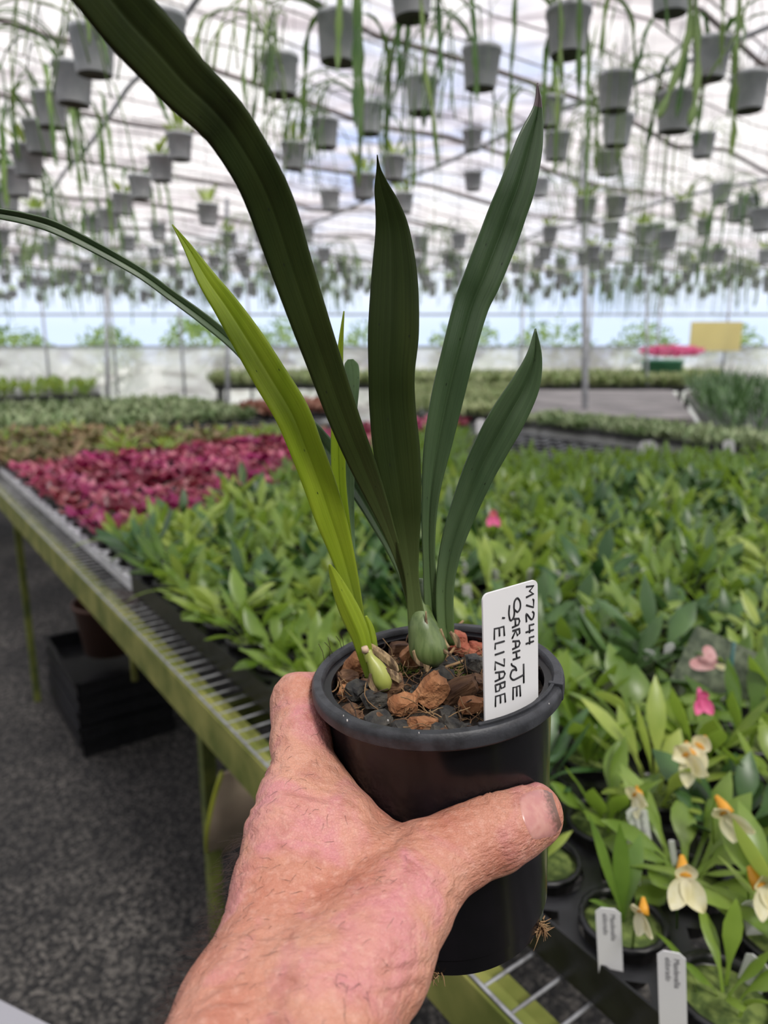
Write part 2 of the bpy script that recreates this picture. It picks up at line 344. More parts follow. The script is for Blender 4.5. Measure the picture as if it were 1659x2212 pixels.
# mossy board leaning below the bench
p = onz(505, 1850, 0.45)
p = onz(505, 1660, 0.80); p2 = onz(462, 1850, 0.50); p2 = Vector((p2.x, p2.y, 0.50))
brd = MB(); vs = []
for i in range(13):
    t_ = i/12; c_ = p.lerp(p2, t_) ; w_ = 0.052*math.sin(math.pi*min(1, 0.12+t_*0.88))**0.8 + 0.003; bow = 0.03*math.sin(math.pi*t_)
    vs += [c_ + D2*(-w_*0.8) - D1*bow, c_ + D2*w_*1.3 - D1*bow*1.5]
brd.add(vs, [(2*i, 2*i+1, 2*i+3, 2*i+2) for i in range(12)])
o = brd.build('hanging_sheath', M['tan']); so_ = o.modifiers.new('s', 'SOLIDIFY'); so_.thickness = 0.006
tag(o, 'curved tan and yellow-green sheet hanging under the bench beside the wrist', 'sheet')
e_ = MB(); e_.tube([v for v in vs[0::2]], 0.006, 6); e_.build('green_edge', mat('yellow green edge', (0.35, 0.38, 0.03), rough=0.6), o)
e_ = MB(); e_.tube([p, Vector((p.x, p.y, 0.895))], 0.003, 5); e_.build('tie_wire', M['wire'], o)
brd = MB(); Mx = Matrix.Translation(B(0.90, 0.50, 0.0)) @ BROT
brd.box((-0.02, -0.02, 0.0), (0.03, 0.02, 0.80), Mx)
tag(bevel(brd.build('timber_stake', M['algae'], smooth=False), 0.003), 'yellow-green mossy stake standing on the floor under the bench', 'stake')
# stack of black crates beneath
ords = ['bottom', 'second', 'third', 'fourth', 'topmost']
for k in range(5):
    mb = MB(); x0, y0, z0 = 0, 0, 0
    for (lo, hi) in (((0,0,0),(0.36,0.55,0.006)), ((0,0,0),(0.008,0.55,0.06)), ((0.352,0,0),(0.36,0.55,0.06)), ((0,0,0),(0.36,0.008,0.06)), ((0,0.542,0),(0.36,0.55,0.06)),
                     ((-0.01,-0.01,0.055),(0.002,0.56,0.062)), ((0.358,-0.01,0.055),(0.37,0.56,0.062)), ((-0.01,-0.01,0.055),(0.37,0.002,0.062)), ((-0.01,0.548,0.055),(0.37,0.56,0.062))):
        mb.box(lo, hi)
    o = mb.build('nursery_tray', M['black'], smooth=False)
    o.matrix_world = Matrix.Translation(B(2.7 + 0.01*random.random(), 0.50 + 0.01*random.random(), 0.001 + k*0.0625)) @ BROT
    tag(o, 'black plastic tray on the gravel under the bench, %s of the stack of five' % ords[k], 'tray', 'stacked black trays under the bench')
mb = MB()
mb.lathe([(0.0,0),(0.1,0),(0.13,0.2),(0.135,0.2),(0.135,0.215),(0.126,0.215),(0.095,0.01),(0,0.01)], 24)
o = mb.build('plant_pot', mat('terracotta brown plastic', (0.10,0.045,0.03), rough=0.6)); o.location = B(2.95, 0.70, 0.315)
tag(o, 'brown empty pot resting on the stacked black trays below the bench', 'pot')

# other bench corner at the bottom left of the photo
q = [onz(-40, 2140, 0.80), onz(150, 2235, 0.80)]
e1 = (q[1]-q[0]).normalized(); n1 = Vector((e1.y, -e1.x, 0))
if n1.dot(q[0]) > 0: n1 = -n1
mb = MB()
pts = [q[0]-e1*1.0, q[1]+e1*0.02, q[1]+e1*0.02+n1*0.35, q[0]-e1*1.0+n1*0.35]
mb.add([p for p in pts]+[p-Vector((0,0,0.02)) for p in pts], [(0,1,2,3),(7,6,5,4),(0,4,5,1),(1,5,6,2),(2,6,7,3),(3,7,4,0)])
sroot = empty('side_table', (pts[0]+pts[2])/2*1.0, 'corner of a pale grey table top at the bottom left', 'table')
sroot.location.z = 0
o = mb.build('table_top', M['hangbase'] and mat('dull grey sheet', (0.30, 0.30, 0.33), rough=0.5), None, smooth=False); o.parent = sroot; o.matrix_parent_inverse = Matrix.Translation(-sroot.location)
for c in pts:
    mb = MB(); cc = c*0.9 + ((pts[0]+pts[2])/2)*0.1 - sroot.location
    mb.tube([(cc.x, cc.y, 0), (cc.x, cc.y, 0.78)], 0.015, 8); mb.build('leg', M['steel'], sroot)

# ---------------------------------------------------------------- plants on the bench
def leaf_strip(mb, base, az, L, Wd, lean, droop, petiole=0.3, nseg=7, cup=0.25, twist=0.0):
    """leaf from base, heading az, starting lean from vertical, bending by droop (radians)"""
    out = Vector((math.cos(az), math.sin(az), 0)); side = Vector((-math.sin(az), math.cos(az), 0))
    p = Vector(base); ang = lean; vs = []
    for i in range(nseg + 1):
        t = i / nseg
        if t < petiole: w = Wd * 0.10
        else:
            s = (t - petiole) / (1 - petiole); w = Wd * max(0.04, math.sin(math.pi * min(1, s*0.97+0.03) ** 1.15)) * 0.5
        d = out * math.sin(ang) + Vector((0,0,1)) * math.cos(ang); nrm = d.cross(side).normalized()
        sd = side * math.cos(twist*t) + nrm * math.sin(twist*t)
        vs += [p + sd*w + nrm*w*-cup, p, p - sd*w + nrm*w*-cup]
        p = p + d * (L / nseg); ang += droop / nseg
    fs = []
    for i in range(nseg):
        a = i*3; fs += [(a, a+1, a+4, a+3), (a+1, a+2, a+5, a+4)]
    mb.add(vs, fs)
def foliage_mb(n, L, Wd, spread=0.022, lean=(0.1, 0.6), droop=(0.2, 1.1), petiole=0.3, nseg=7, z=0):
    mb = MB()
    for k in range(n):
        az = 2*math.pi*k/n*1.9 + random.uniform(-0.5, 0.5); r = random.uniform(0, spread)
        leaf_strip(mb, (r*math.cos(az), r*math.sin(az), z), az, L*random.uniform(0.65, 1.15), Wd*random.uniform(0.8, 1.2),
                   random.uniform(*lean), random.uniform(*droop), petiole, nseg, twist=random.uniform(-0.6, 0.6))
    return mb
def potmesh(r=0.042, h=0.055, n=18):
    mb = MB(); mb.lathe([(0.0,0),(r*0.72,0),(r*0.94,h*0.9),(r,h*0.9),(r,h),(r*0.88,h),(r*0.86,h*0.86)], n); return mb
TZ = 1.008
pot0 = None
def make_bench_plant(name, fmb, fm, label, cat, group):
    root = empty(name, (0,0,0), label, cat, group)
    potmesh().build('pot', M['black'], root)
    mb = MB(); mb.lathe([(0.037, 0.044), (0.02, 0.048), (0.0, 0.049)], 14); mb.build('potting_mix', M['moss'], root)
    fmb.build('leaves', fm, root)
    return root
GL = 'leafy green potted orchid packed among the green plants on the bench'
protos = []
for k in range(9):
    m = [M['leafA'], M['leafA'], M['leafB'], M['leafD'], M['leafA'], M['leafB'], M['leafA'], M['leafD'], M['leafA']][k]
    f = foliage_mb(random.randint(11, 17), random.uniform(0.10, 0.155), random.uniform(0.022, 0.034), lean=(0.1, 0.85), droop=(0.2, 1.6), nseg=8, z=0.046)
    protos.append(make_bench_plant('potted_orchid', f, m, GL, 'potted plant', 'green potted plants on the near bench'))
smallp = []
for k in range(4):
    f = foliage_mb(random.randint(6, 9), random.uniform(0.06, 0.085), random.uniform(0.016, 0.022), z=0.046)
    smallp.append(make_bench_plant('potted_orchid', f, M['leafA'] if k % 2 else M['leafB'], GL, 'potted plant', 'green potted plants on the near bench'))
magp = []
for k in range(6):
    f = foliage_mb(15, 0.05, 0.036, spread=0.03, lean=(0.3, 1.0), droop=(0.2, 0.9), petiole=0.15, nseg=4, z=0.045)
    magp.append(make_bench_plant('foliage_plant', f, M['magenta'] if k % 2 == 0 else M['pinkleaf'], 'magenta-leaved potted plant in the massed red patch of the bench', 'potted plant', 'magenta leaved plants on the bench'))
olp = []
for k in range(4):
    f = foliage_mb(12, 0.10, 0.03, spread=0.05, lean=(0.2, 1.0), droop=(0.3, 1.2), petiole=0.1, nseg=4, z=0.045)
    olp.append(make_bench_plant('bromeliad', f, M['olive'] if k else M['leafB'], 'olive brown potted plant behind the magenta patch', 'potted plant', 'olive plants behind the magenta patch'))
def snap(P):
    a = round((P.dot(D1)-0.245)/0.104)*0.104+0.245; b = max(0, round((P.dot(D2)-0.533)/0.104))*0.104+0.533
    return B(a, b, 0.9555)
taken = [snap(onz(1318, 1985, 1.0)), snap(onz(1235, 1900, 1.0))]
used = set()
def place(protolist, P, sc=1.0, label=None, group=None, rot=None):
    p = random.choice(protolist)
    if p.name not in used: used.add(p.name); c = p
    else: c = copy_tree(p)
    c.location = P; c.rotation_euler = (0, 0, random.uniform(0, 6.28) if rot is None else rot); c.scale = (sc, sc, sc)
    if label: c['label'] = label
    if group is not None:
        if group: c['group'] = group
        elif 'group' in c: del c['group']
    return c
PIT = 0.104
cells = []
for i in range(-6, 60):
    for j in range(0, 60):
        a = 0.245 + i*PIT; b = 0.533 + j*PIT
        P = B(a, b, 0.9555); x, y, d = proj(P + Vector((0,0,0.12)))
        if any((P - q).length < 0.03 for q in taken): continue
        if d < 0.3 or x < -120 or x > 1790 or y > 2420: continue
        magfront = 2.0 + (b-0.5)*0.62; magback = 3.62 + (b-0.5)*0.17
        if a < magfront: kind = 'g'
        elif a < magback: kind = 'm'
        elif a < magback + 1.4 and b < 2.4: kind = 'o'
        else: continue
        if b > 3.52: continue
        if kind == 'g' and y < (925 if x < 1000 else 978): continue
        cells.append((d, a, b, kind, P, x, y))
cells.sort(key=lambda c: c[0])
gc = [c for c in cells if c[3] == 'g']; mc = [c for c in cells if c[3] == 'm']; oc = [c for c in cells if c[3] == 'o']
gc_far = gc[285:]; gc = gc[:285]; mc_far = mc[290:]; mc = mc[:290]; oc = oc[:150]
print('cells', len(gc), len(gc_far), len(mc), len(mc_far), len(oc))
for d, a, b, kind, P, x, y in gc:
    near = a < 0.55 and b < 0.75
    if near and random.random() < 0.12: pass
    c_ = place(smallp if near and random.random() < 0.35 else protos, P, random.uniform(0.9, 1.15) if not near else random.uniform(0.95, 1.15))
    lm = next(q for q in c_.children if q.name.startswith('leaves')).data.materials[0].name
    tone = {'bench leaf green': 'mid green', 'bench leaf pale green': 'pale yellow-green', 'bench leaf blue green': 'dark blue-green'}[lm]
    if b < 0.59: zone = 'in the bench edge row' + (' left of the hand' if x < 700 else ' right of the held pot')
    elif x < 680: zone = 'between the magenta plants and the index finger'
    elif x > 1180: zone = ('at the right beside the thumb and cream flowers' if y > 1560 else ('at the right around the picture card' if y > 1250 else 'far back at the right, before the black trays'))
    else: zone = ('behind the rim of the held pot' if y > 1180 else 'far back behind the held leaves')
    c_['label'] = tone + ' leafy potted orchid ' + zone; c_['group'] = tone + ' orchids ' + zone
for d, a, b, kind, P, x, y in mc:
    c_ = place(magp, P, random.uniform(0.95, 1.25)); lm = next(q for q in c_.children if q.name.startswith('leaves')).data.materials[0].name
    zone = 'in the row along the pale tray edge' if b < 0.59 else ('in the left half of the red patch' if x < 400 else ('in the red patch left of the lime leaf' if x < 640 else 'of the red patch seen between the held leaves'))
    tone = 'deep magenta' if lm == 'magenta leaf' else 'faded pink'
    c_['label'] = tone + ' rosette plant ' + zone; c_['group'] = tone + ' rosettes ' + zone
for d, a, b, kind, P, x, y in oc:
    if random.random() < 0.75: place(olp, P, random.uniform(0.8, 1.2))
def stuff_leaves(name, pts, L, Wd, m, label, cat, n=7, z=0.0, droop=(0.2, 1.1)):
    mb = MB()
    for P in pts:
        for k in range(n):
            leaf_strip(mb, Vector(P) + Vector((random.uniform(-.04,.04), random.uniform(-.04,.04), z)), random.uniform(0, 6.28), L*random.uniform(0.6, 1.2), Wd*random.uniform(.8,1.2), random.uniform(0.1, 0.8), random.uniform(*droop), 0.2, 4)
    return tag(mb.build(name, m), label, cat, kind='stuff')
if gc_far: stuff_leaves('orchid_foliage', [c[4] for c in gc_far], 0.12, 0.022, M['leafA'], 'far green foliage filling the back of the near bench', 'foliage', 12, 0.06)
if mc_far: stuff_leaves('magenta_foliage', [c[4] for c in mc_far], 0.05, 0.03, M['magenta'], 'farthest magenta foliage on the bench', 'foliage', 14, 0.06)

# trays carrying the pots (each 5 x 4 cells)
def tray_mesh(nx, ny, r=0.0435, pit=PIT, h=0.045):
    mb = MB(); n = 16
    for i in range(nx):
        for j in range(ny):
            cx, cy = (i+0.5)*pit, (j+0.5)*pit; outer = []; inner = []
            for k in range(n):
                a = 2*math.pi*(k+0.5)/n; c, s = math.cos(a), math.sin(a); q = pit/2/max(abs(c), abs(s))
                outer.append((cx+c*q, cy+s*q, h)); inner.append((cx+c*r, cy+s*r, h))
            low = [(x, y, h-0.012) for x, y, _ in inner]
            mb.add(outer+inner+low, [(k, (k+1)%n, n+(k+1)%n, n+k) for k in range(n)] + [(n+k, n+(k+1)%n, 2*n+(k+1)%n, 2*n+k) for k in range(n)])
    X, Y = nx*pit, ny*pit; t = 0.003
    for lo, hi in (((-t,-t,0),(0,Y+t,h+t)), ((X,-t,0),(X+t,Y+t,h+t)), ((0,-t,0),(X,0,h+t)), ((0,Y,0),(X,Y+t,h+t))): mb.box(lo, hi)
    return mb
tray0 = tray_mesh(4, 5).build('nursery_tray', M['black'], smooth=False)
tray1 = tray_mesh(4, 5).build('nursery_tray', M['whitetray'], smooth=False)
first = {0: True, 1: True}; tcount = 0
trow = ['nearest', 'second nearest', 'third', 'fourth', 'fifth', 'sixth', 'seventh', 'eighth']
for i in range(-1, 8):
    for j in range(0, 8):
        a0 = 0.245 - PIT/2 + i*5*PIT; b0 = 0.533 - PIT/2 + j*4*PIT
        ctr = B(a0 + 0.26, b0 + 0.2, 0.96); x, y, d = proj(ctr)
        if d < 0.2 or x < -400 or x > 2200 or y > 2900: continue
        if b0 > 3.2 or a0 > 4.6: continue
        white = a0 > 1.75 and a0 < 3.6 and b0 < 0.9
        src = tray1 if white else tray0
        o = src if first[int(white)] else src.copy()
        if not first[int(white)]: COL.objects.link(o)
        first[int(white)] = False
        o.matrix_world = Matrix.Translation(B(a0, b0, 0.953)) @ BROT @ Matrix.Diagonal((0.992, 0.992, 0.6 if white else 1, 1))
        if white:
            tag(o, 'pale grey cell tray under the magenta plants' if j else 'pale grey cell tray along the bench edge beside the magenta plants', 'tray', 'pale trays on the bench')
        else:
            tag(o, 'black cell tray holding the nearest potted orchids at the bench edge' if (i <= 0 and j == 0) else ('black cell tray under the outer green orchids near the bench edge' if j == 0 else 'black cell tray hidden among the green orchids, %s column from the edge' % trow[j]), 'tray', 'black cell trays on the bench')

# ---------------------------------------------------------------- printed labels in the bench pots
def text_mesh(body, size, name, m, parent, Mx):
    cu = bpy.data.curves.new(name, 'FONT'); cu.body = body; cu.size = size; cu.space_line = 1.0; cu.extrude = 0.00006
    to = bpy.data.objects.new(name, cu); COL.objects.link(to)
    dg = bpy.context.evaluated_depsgraph_get(); me = bpy.data.meshes.new_from_object(to.evaluated_get(dg))
    bpy.data.objects.remove(to); me.materials.clear(); me.materials.append(m)
    o = bpy.data.objects.new(name, me); COL.objects.link(o); o.parent = parent; o.matrix_local = Mx
    return o
def plant_label(pb, pt, w, label, z=0.99, text=True, yaw=0.0, group=None, h=0.0):
    P0 = onz(*pb, z); _, _, d0 = proj(P0)
    P1 = Wp(*pt, d0 - 0.02)
    up = (P1 - P0); H = up.length; up.normalize()
    nrm = (CAM - P0); nrm = nrm - up * nrm.dot(up); nrm.normalize()
    nrm = Matrix.Rotation(yaw, 3, up) @ nrm
    rt = up.cross(nrm).normalized()
    root = empty('plant_label', P0, label, 'label', group)
    root.matrix_world = Matrix(((rt.x, nrm.x, up.x, P0.x), (rt.y, nrm.y, up.y, P0.y), (rt.z, nrm.z, up.z, P0.z), (0,0,0,1)))
    mb = MB(); t = 0.0004; c = w*0.22
    prof = [(-w/2*0.8, -0.03), (w/2*0.8, -0.03), (w/2, 0), (w/2, H-c), (w/2-c, H), (-w/2+c, H), (-w/2, H-c), (-w/2, 0)]
    n = len(prof); mb.add([(x, -t, y) for x, y in prof] + [(x, t, y) for x, y in prof], [tuple(range(n)), tuple(range(2*n-1, n-1, -1))] + [(k, k+n, (k+1)%n+n, (k+1)%n) for k in range(n)])
    mb.build('stake', M['white'], root, smooth=False)
    if text:
        Mx = Matrix(((0, 1, 0, w*0.12), (0, 0, 1, t+0.0001), (-1, 0, 0, H-c*1.2), (0,0,0,1)))
        Mx = Matrix(((0, 1, 0, w*0.08), (0, 0, 1, t+0.0002), (-1, 0, 0, H-c*1.2), (0,0,0,1)))
        text_mesh('Masdevallia\neldorado', w*0.30, 'printed_text', M['greyink'], root, Mx)
    return root
plant_label((1320, 2108), (1313, 1962), 0.0215, 'white printed label in the pot at the tray edge, right of the held pot base')
plant_label((1455, 2240), (1450, 2056), 0.0215, 'white printed label at the bottom edge of the photo, nearest of all')
plant_label((1394, 1872), (1374, 1745), 0.0220, 'white printed label standing right of the thumb behind the yellow tipped leaves')
plant_label((1640, 2052), (1625, 1945), 0.019, 'white printed label with torn corner at the right edge', yaw=0.2)
plant_label((1612, 2150), (1640, 2072), 0.021, 'short white printed label leaning right at the right edge, below the torn one', yaw=-0.2)
plant_label((1375, 1962), (1376, 1890), 0.007, 'narrow white label seen edge-on between the orchid leaves', text=False)
plant_label((1355, 1890), (1362, 1815), 0.006, 'curved white label seen edge-on left of the printed label near the thumb', text=False)
plant_label((1605, 1832), (1590, 1795), 0.017, 'small white label half hidden by leaves below the cream flowers')
plant_label((1462, 1890), (1450, 1815), 0.006, 'thin white label edge-on above the cream flower with open petals', text=False)
plant_label((1575, 1005), (1574, 950), 0.05, 'large blurred white label on the far black trays at right', text=False)
plant_label((1400, 985), (1398, 952), 0.09, 'wide white label lying on the far black trays', text=False)
plant_label((1040, 940), (1038, 905), 0.06, 'white label behind the short right leaf of the held plant', text=False)
plant_label((632, 1470), (636, 1442), 0.015, 'small white label peeking above the index finger', text=False)
plant_label((405, 1300), (402, 1262), 0.012, 'small white label at the left edge of the green plants', text=False)
plant_label((1560, 1560), (1550, 1500), 0.02, 'white label stuck upright right of the picture card', text=False)
for k in range(34):
    x = random.uniform(1000, 1640); y = random.uniform(1080, 1560)
    plant_label((x, y), (x+random.uniform(-4, 4), y-random.uniform(26, 34)*(y-600)/700), 0.018, 'small white label standing among the blurred green plants behind the held pot', z=1.035, text=False, yaw=random.uniform(-0.9, 0.9), group='small white labels among the green plants')

# picture card
P0 = onz(1500, 1520, 1.02); card = empty('picture_card', P0, 'printed card with a pink flower photo on a dark ground, right of the held pot', 'card')
nrm = (CAM-P0).normalized(); up = Vector((0,0,1)); up = (up - nrm*up.dot(nrm)).normalized(); up = Matrix.Rotation(R(-18), 3, nrm) @ up; rt = up.cross(nrm).normalized()
card.matrix_world = Matrix(((rt.x, nrm.x, up.x, P0.x), (rt.y, nrm.y, up.y, P0.y), (rt.z, nrm.z, up.z, P0.z), (0,0,0,1)))
mb = MB(); mb.box((-0.045, -0.0006, 0.0), (0.06, 0.0006, 0.11)); mb.build('card_sheet', mat('dark print', (0.05, 0.07, 0.04), (0.16, 0.19, 0.12), 60, 0.4), card, smooth=False)
mb = MB()
def petal(mb, c, ang, L, w, y=0.0012):
    n = 14; vs = []
    for k in range(n):
        a = 2*math.pi*k/n; x = (1-math.cos(a))/2*L; s = math.sin(a)*w*(0.5+0.5*x/L)
        vs.append((c[0]+x*math.cos(ang)-s*math.sin(ang), y, c[1]+x*math.sin(ang)+s*math.cos(ang)))
    mb.add(vs, [tuple(range(n))])
for ang, L, w in ((R(200), 0.038, 0.012), (R(140), 0.034, 0.011), (R(175), 0.03, 0.012)): petal(mb, (0.005, 0.065), ang, L, w, 0.0012+0.0002*w*100)
mb.build('printed_flower', mat('printed pink', (0.62, 0.30, 0.30), (0.74, 0.44, 0.44), 90, 0.5), card, smooth=False)
mb = MB(); petal(mb, (0.002, 0.066), 0.2, 0.016, 0.006, 0.0022); mb.build('printed_flower_centre', M['petal'], card, smooth=False)
P0 = onz(1562, 1590, 0.98); mb = MB(); mb.tube([(0,0,0),(0,0,0.15)], 0.003, 6); o = mb.build('plant_stake', mat('dark teal plastic', (0.01,0.09,0.08), rough=0.4)); o.location = P0
tag(o, 'dark teal stake standing behind the picture card', 'stake')
P0 = onz(1530, 1640, 0.99)

# ---------------------------------------------------------------- flowers (cream three-petalled with an orange tube)
def flower(px, py, z, size, label, face=(0, -1, 0.1), roll=0.0, cm='petal', tube='orange'):
    P = onz(px, py, z)
    root = empty('orchid_flower', P, label, 'flower', None)
    nrm = Vector(face).normalized(); up = Vector((0,0,1)); up = (up - nrm*up.dot(nrm)).normalized(); up = Matrix.Rotation(roll, 3, nrm) @ up; rt = up.cross(nrm).normalized()
    root.matrix_world = Matrix(((rt.x, nrm.x, up.x, P.x), (rt.y, nrm.y, up.y, P.y), (rt.z, nrm.z, up.z, P.z), (0,0,0,1)))
    for ang in (R(-60), R(-120), R(90)):
        mb = MB(); n = 8; Lp = size * (1.0 if ang < 0 else 0.55); vs = []
        for i in range(n+1):
            t = i/n; w = size*0.36*max(0.06, math.sin(math.pi*min(1,(t*0.86+0.14)))**0.7); 
            for s in (-1, -0.5, 0, 0.5, 1):
                x = t*Lp; y = s*w; dep = size*0.25*(1-t)**2*-1 + size*0.12*s*s - size*0.1*math.sin(t*3)
                vs.append((x*math.cos(ang)-y*math.sin(ang), dep, x*math.sin(ang)+y*math.cos(ang)))
        fs = [(i*5+k, i*5+k+1, i*5+k+6, i*5+k+5) for i in range(n) for k in range(4)]
        mb.add(vs, fs); mb.build('petal', M[cm], root)
    mb = MB(); mb.tube([(0,-0.02*size*50*0.3,0),(0,-size*0.5,size*0.25),(0,-size*0.65,size*0.6)], [size*0.28, size*0.2, size*0.07], 10); mb.build('flower_tube', M[tube], root)
    inv = root.matrix_world.inverted(); g = Vector((P.x+0.01, P.y+0.03, TZ+0.0)); b0 = root.matrix_world @ Vector((0,-size*0.65,size*0.6))
    mb = MB(); mb.tube([inv @ b0, inv @ (b0*0.6+g*0.4+Vector((0,0.008,0.012))), inv @ g], 0.0011, 5); mb.build('stem', M['leafA'], root)
flower(1484, 1905, 1.085, 0.028, 'cream orchid flower with two broad hanging petals facing the camera', (-0.15, -1, 0.35))
flower(1480, 1640, 1.105, 0.030, 'cream and yellow orchid flower, left one of the pair right of the thumb', (-0.9, -0.6, 0.2), 0.9)
flower(1508, 1618, 1.115, 0.030, 'pale yellow orchid flower, upper right one of the pair right of the thumb', (-0.3, -0.8, 0.5), -0.5)
flower(1368, 1722, 1.075, 0.022, 'small cream flower with orange tube just right of the thumbnail', (-1, -0.4, 0.2), 1.2)
flower(1568, 1770, 1.09, 0.027, 'drooping yellow-white flower with orange tip above the leaves at right', (-0.5, -0.8, -0.2), 0.9)
flower(1378, 1980, 1.07, 0.019, 'small cream flower with orange tube beside the printed label', (-1, -0.5, -0.1), 0.6)
flower(1655, 1925, 1.08, 0.026, 'cream flower cut by the right edge of the photo', (0.2, -1, 0.3), 0.2)
flower(1520, 1512, 1.10, 0.022, 'small bright pink flower below the picture card', (0, -1, 0.3), 0, 'pinkp', 'pinkp')
flower(1066, 1115, 1.13, 0.03, 'small pink flower right of the short held leaf', (0, -1, 0.3), 0, 'pinkp', 'orange')

# a few individually visible plants near the lower right
def lone_leaf_plant(px, py, leaves, label, z=1.0, m='leafA'):
    P = onz(px, py, z); P = snap(P); root = empty('potted_orchid', P, label, 'potted plant')
    potmesh().build('pot', M['black'], root)
    mb = MB(); mb.lathe([(0.037, 0.044), (0.02, 0.048), (0.0, 0.049)], 14); mb.build('potting_mix', M['moss'], root)
    mb = MB()
    for (az, L, w, lean, droop) in leaves: leaf_strip(mb, (0,0,0.046), R(az), L, w, lean, droop, 0.12, 10, 0.2)
    mb.build('leaves', M[m], root)
lone_leaf_plant(1318, 1985, [(150, 0.115, 0.024, 0.2, 0.35), (100, 0.10, 0.018, 0.12, 0.2), (60, 0.09, 0.018, 0.5, 0.7), (200, 0.06, 0.014, 0.4, 0.9)], 'orchid with tall upright leaves directly right of the held pot', m='leafA')
lone_leaf_plant(1235, 1900, [(185, 0.10, 0.019, 0.3, 0.3), (20, 0.05, 0.012, 0.5, 0.8), (250, 0.05, 0.012, 0.7, 0.9)], 'small orchid with yellowing leaf beside the held pot base', m='leafB')

# ---------------------------------------------------------------- benches further away
def far_bed(a0, a1, b0, b1, z, m, h, label, n, name='seedling_bed', base='black', L=0.1, Wd=0.03, bench_h=True):
    mb = MB(); Mx = Matrix.Translation(B(0, 0, 0)) @ BROT
    mb.box((b0, a0, z-0.05), (b1, a1, z), Mx)
    o = mb.build('far_tray', M[base], smooth=False); tag(o, 'wide black tray bed under the ' + label, 'tray')
    for (bb, aa) in ((b0, a0), (b1-0.05, a0), (b0, a1-0.05), (b1-0.05, a1-0.05)):
        pass
    pts = [B(random.uniform(a0, a1), random.uniform(b0, b1), z) for _ in range(n)]
    if n: stuff_leaves(name, pts, L, Wd, M[m], label, 'foliage', 6)
    lg = MB(); root = empty('trestle_table', B(a0, b0, 0), 'trestle carrying the ' + label, 'table'); root.matrix_world = Matrix.Translation(B(a0, b0, 0)) @ BROT
    w, l = b1-b0, a1-a0
    for (x, y) in ((0.05, 0.05), (w-0.05, 0.05), (0.05, l-0.05), (w-0.05, l-0.05)):
        g = MB(); g.box((x-0.02, y-0.02, 0), (x+0.02, y+0.02, z-0.09)); g.build('leg', M['black'], root, smooth=False)
    g = MB(); g.box((0, 0, z-0.09), (w, l, z-0.0505)); g.build('table_top', M['black'], root, smooth=False)
def far_quad(pix, z, fn):
    pts = [onz(*q, z) for q in pix]; return pts
def far_bed_px(quad, z, m, label, n, L=0.1, Wd=0.03, base='black', surf=None):
    """bed whose corners stand where the photo shows them, on a trestle with legs"""
    q = [onz(x, y, z) if x > 12 or x < -12 else B(x, y, z) for x, y in quad]; c = sum(q, Vector())/4
    root = empty('display_table', Vector((c.x, c.y, 0)), 'low table carrying the ' + label, 'table')
    mb = MB(); v = [p - Vector((c.x, c.y, 0)) for p in q]
    mb.add(v + [p - Vector((0,0,0.07)) for p in v], [(0,1,2,3),(7,6,5,4),(0,4,5,1),(1,5,6,2),(2,6,7,3),(3,7,4,0)])
    mb.build('table_top', M[surf or base], root, smooth=False)
    for p in v:
        g = MB(); pp = p*0.96; g.box((pp.x-0.025, pp.y-0.025, 0), (pp.x+0.025, pp.y+0.025, z-0.07)); g.build('leg', M['black'], root, smooth=False)
    if n:
        pts = []
        for _ in range(n):
            s, t = random.random(), random.random(); pts.append((q[0]*(1-s)+q[1]*s)*(1-t) + (q[3]*(1-s)+q[2]*s)*t)
        stuff_leaves('seedling_bed', pts, L, Wd, M[m], label, 'foliage', 7)
M['cloth'] = mat('grey ground cloth', (0.16, 0.15, 0.15), (0.24, 0.22, 0.22), 3, 0.8)
M['seed'] = mat('pale seedling green', (0.22, 0.30, 0.10), (0.42, 0.46, 0.24), 6, 0.5, trans=0.3)
M['seed2'] = mat('grey green seedlings', (0.16, 0.24, 0.09), (0.34, 0.40, 0.22), 6, 0.5, trans=0.2)
M['redseed'] = mat('rusty red seedlings', (0.30, 0.11, 0.07), (0.42, 0.22, 0.15), 6, 0.5, trans=0.2)
far_bed_px([(1.2, 3.72), (4.1, 3.72), (4.1, 4.08), (1.2, 4.08)], 0.95, 'seed2', 'empty black trays on the front edge of the far right table', 0)
far_bed_px([(1.2, 4.09), (4.1, 4.09), (4.1, 4.66), (1.2, 4.66)], 0.97, 'seed2', 'dark green seedlings in black trays right of the short leaf', 620, 0.08, 0.022)
far_bed_px([(1120, 896), (1500, 904), (1450, 842), (1160, 842)], 0.95, 'seed2', 'bare grey cloth on the far table at right', 0, surf='cloth')
far_bed_px([(850, 898), (1090, 896), (1135, 838), (860, 838)], 0.95, 'seed', 'pale green seedling rows behind the held leaves', 500, 0.13, 0.035)
far_bed_px([(460, 832), (990, 830), (990, 817), (470, 817)], 0.95, 'seed', 'farthest green seedlings below the wall at middle', 700, 0.2, 0.05)
far_bed_px([(1002, 833), (1480, 835), (1560, 817), (1000, 817)], 0.95, 'seed', 'yellow-green seedlings below the far wall at right', 900, 0.2, 0.06)
far_bed_px([(-60, 862), (215, 850), (215, 834), (-60, 846)], 1.0, 'leafB', 'sparse plants in a raised black tray at far left', 30, 0.2, 0.06)
far_bed_px([(5.5, -0.6), (7.6, -0.6), (7.6, 2.7), (5.5, 2.7)], 0.95, 'seed2', 'mixed pale foliage on the second bench at left', 900, 0.12, 0.04)
far_bed_px([(5.5, 2.75), (6.3, 2.75), (6.3, 3.62), (5.5, 3.62)], 0.98, 'redseed', 'rusty red seedlings behind the magenta patch', 260, 0.09, 0.04)
far_bed_px([(1552, 950), (1800, 950), (1700, 846), (1480, 846)], 0.95, 'leafD', 'dark spiky plants at the far right edge', 120, 0.35, 0.02)
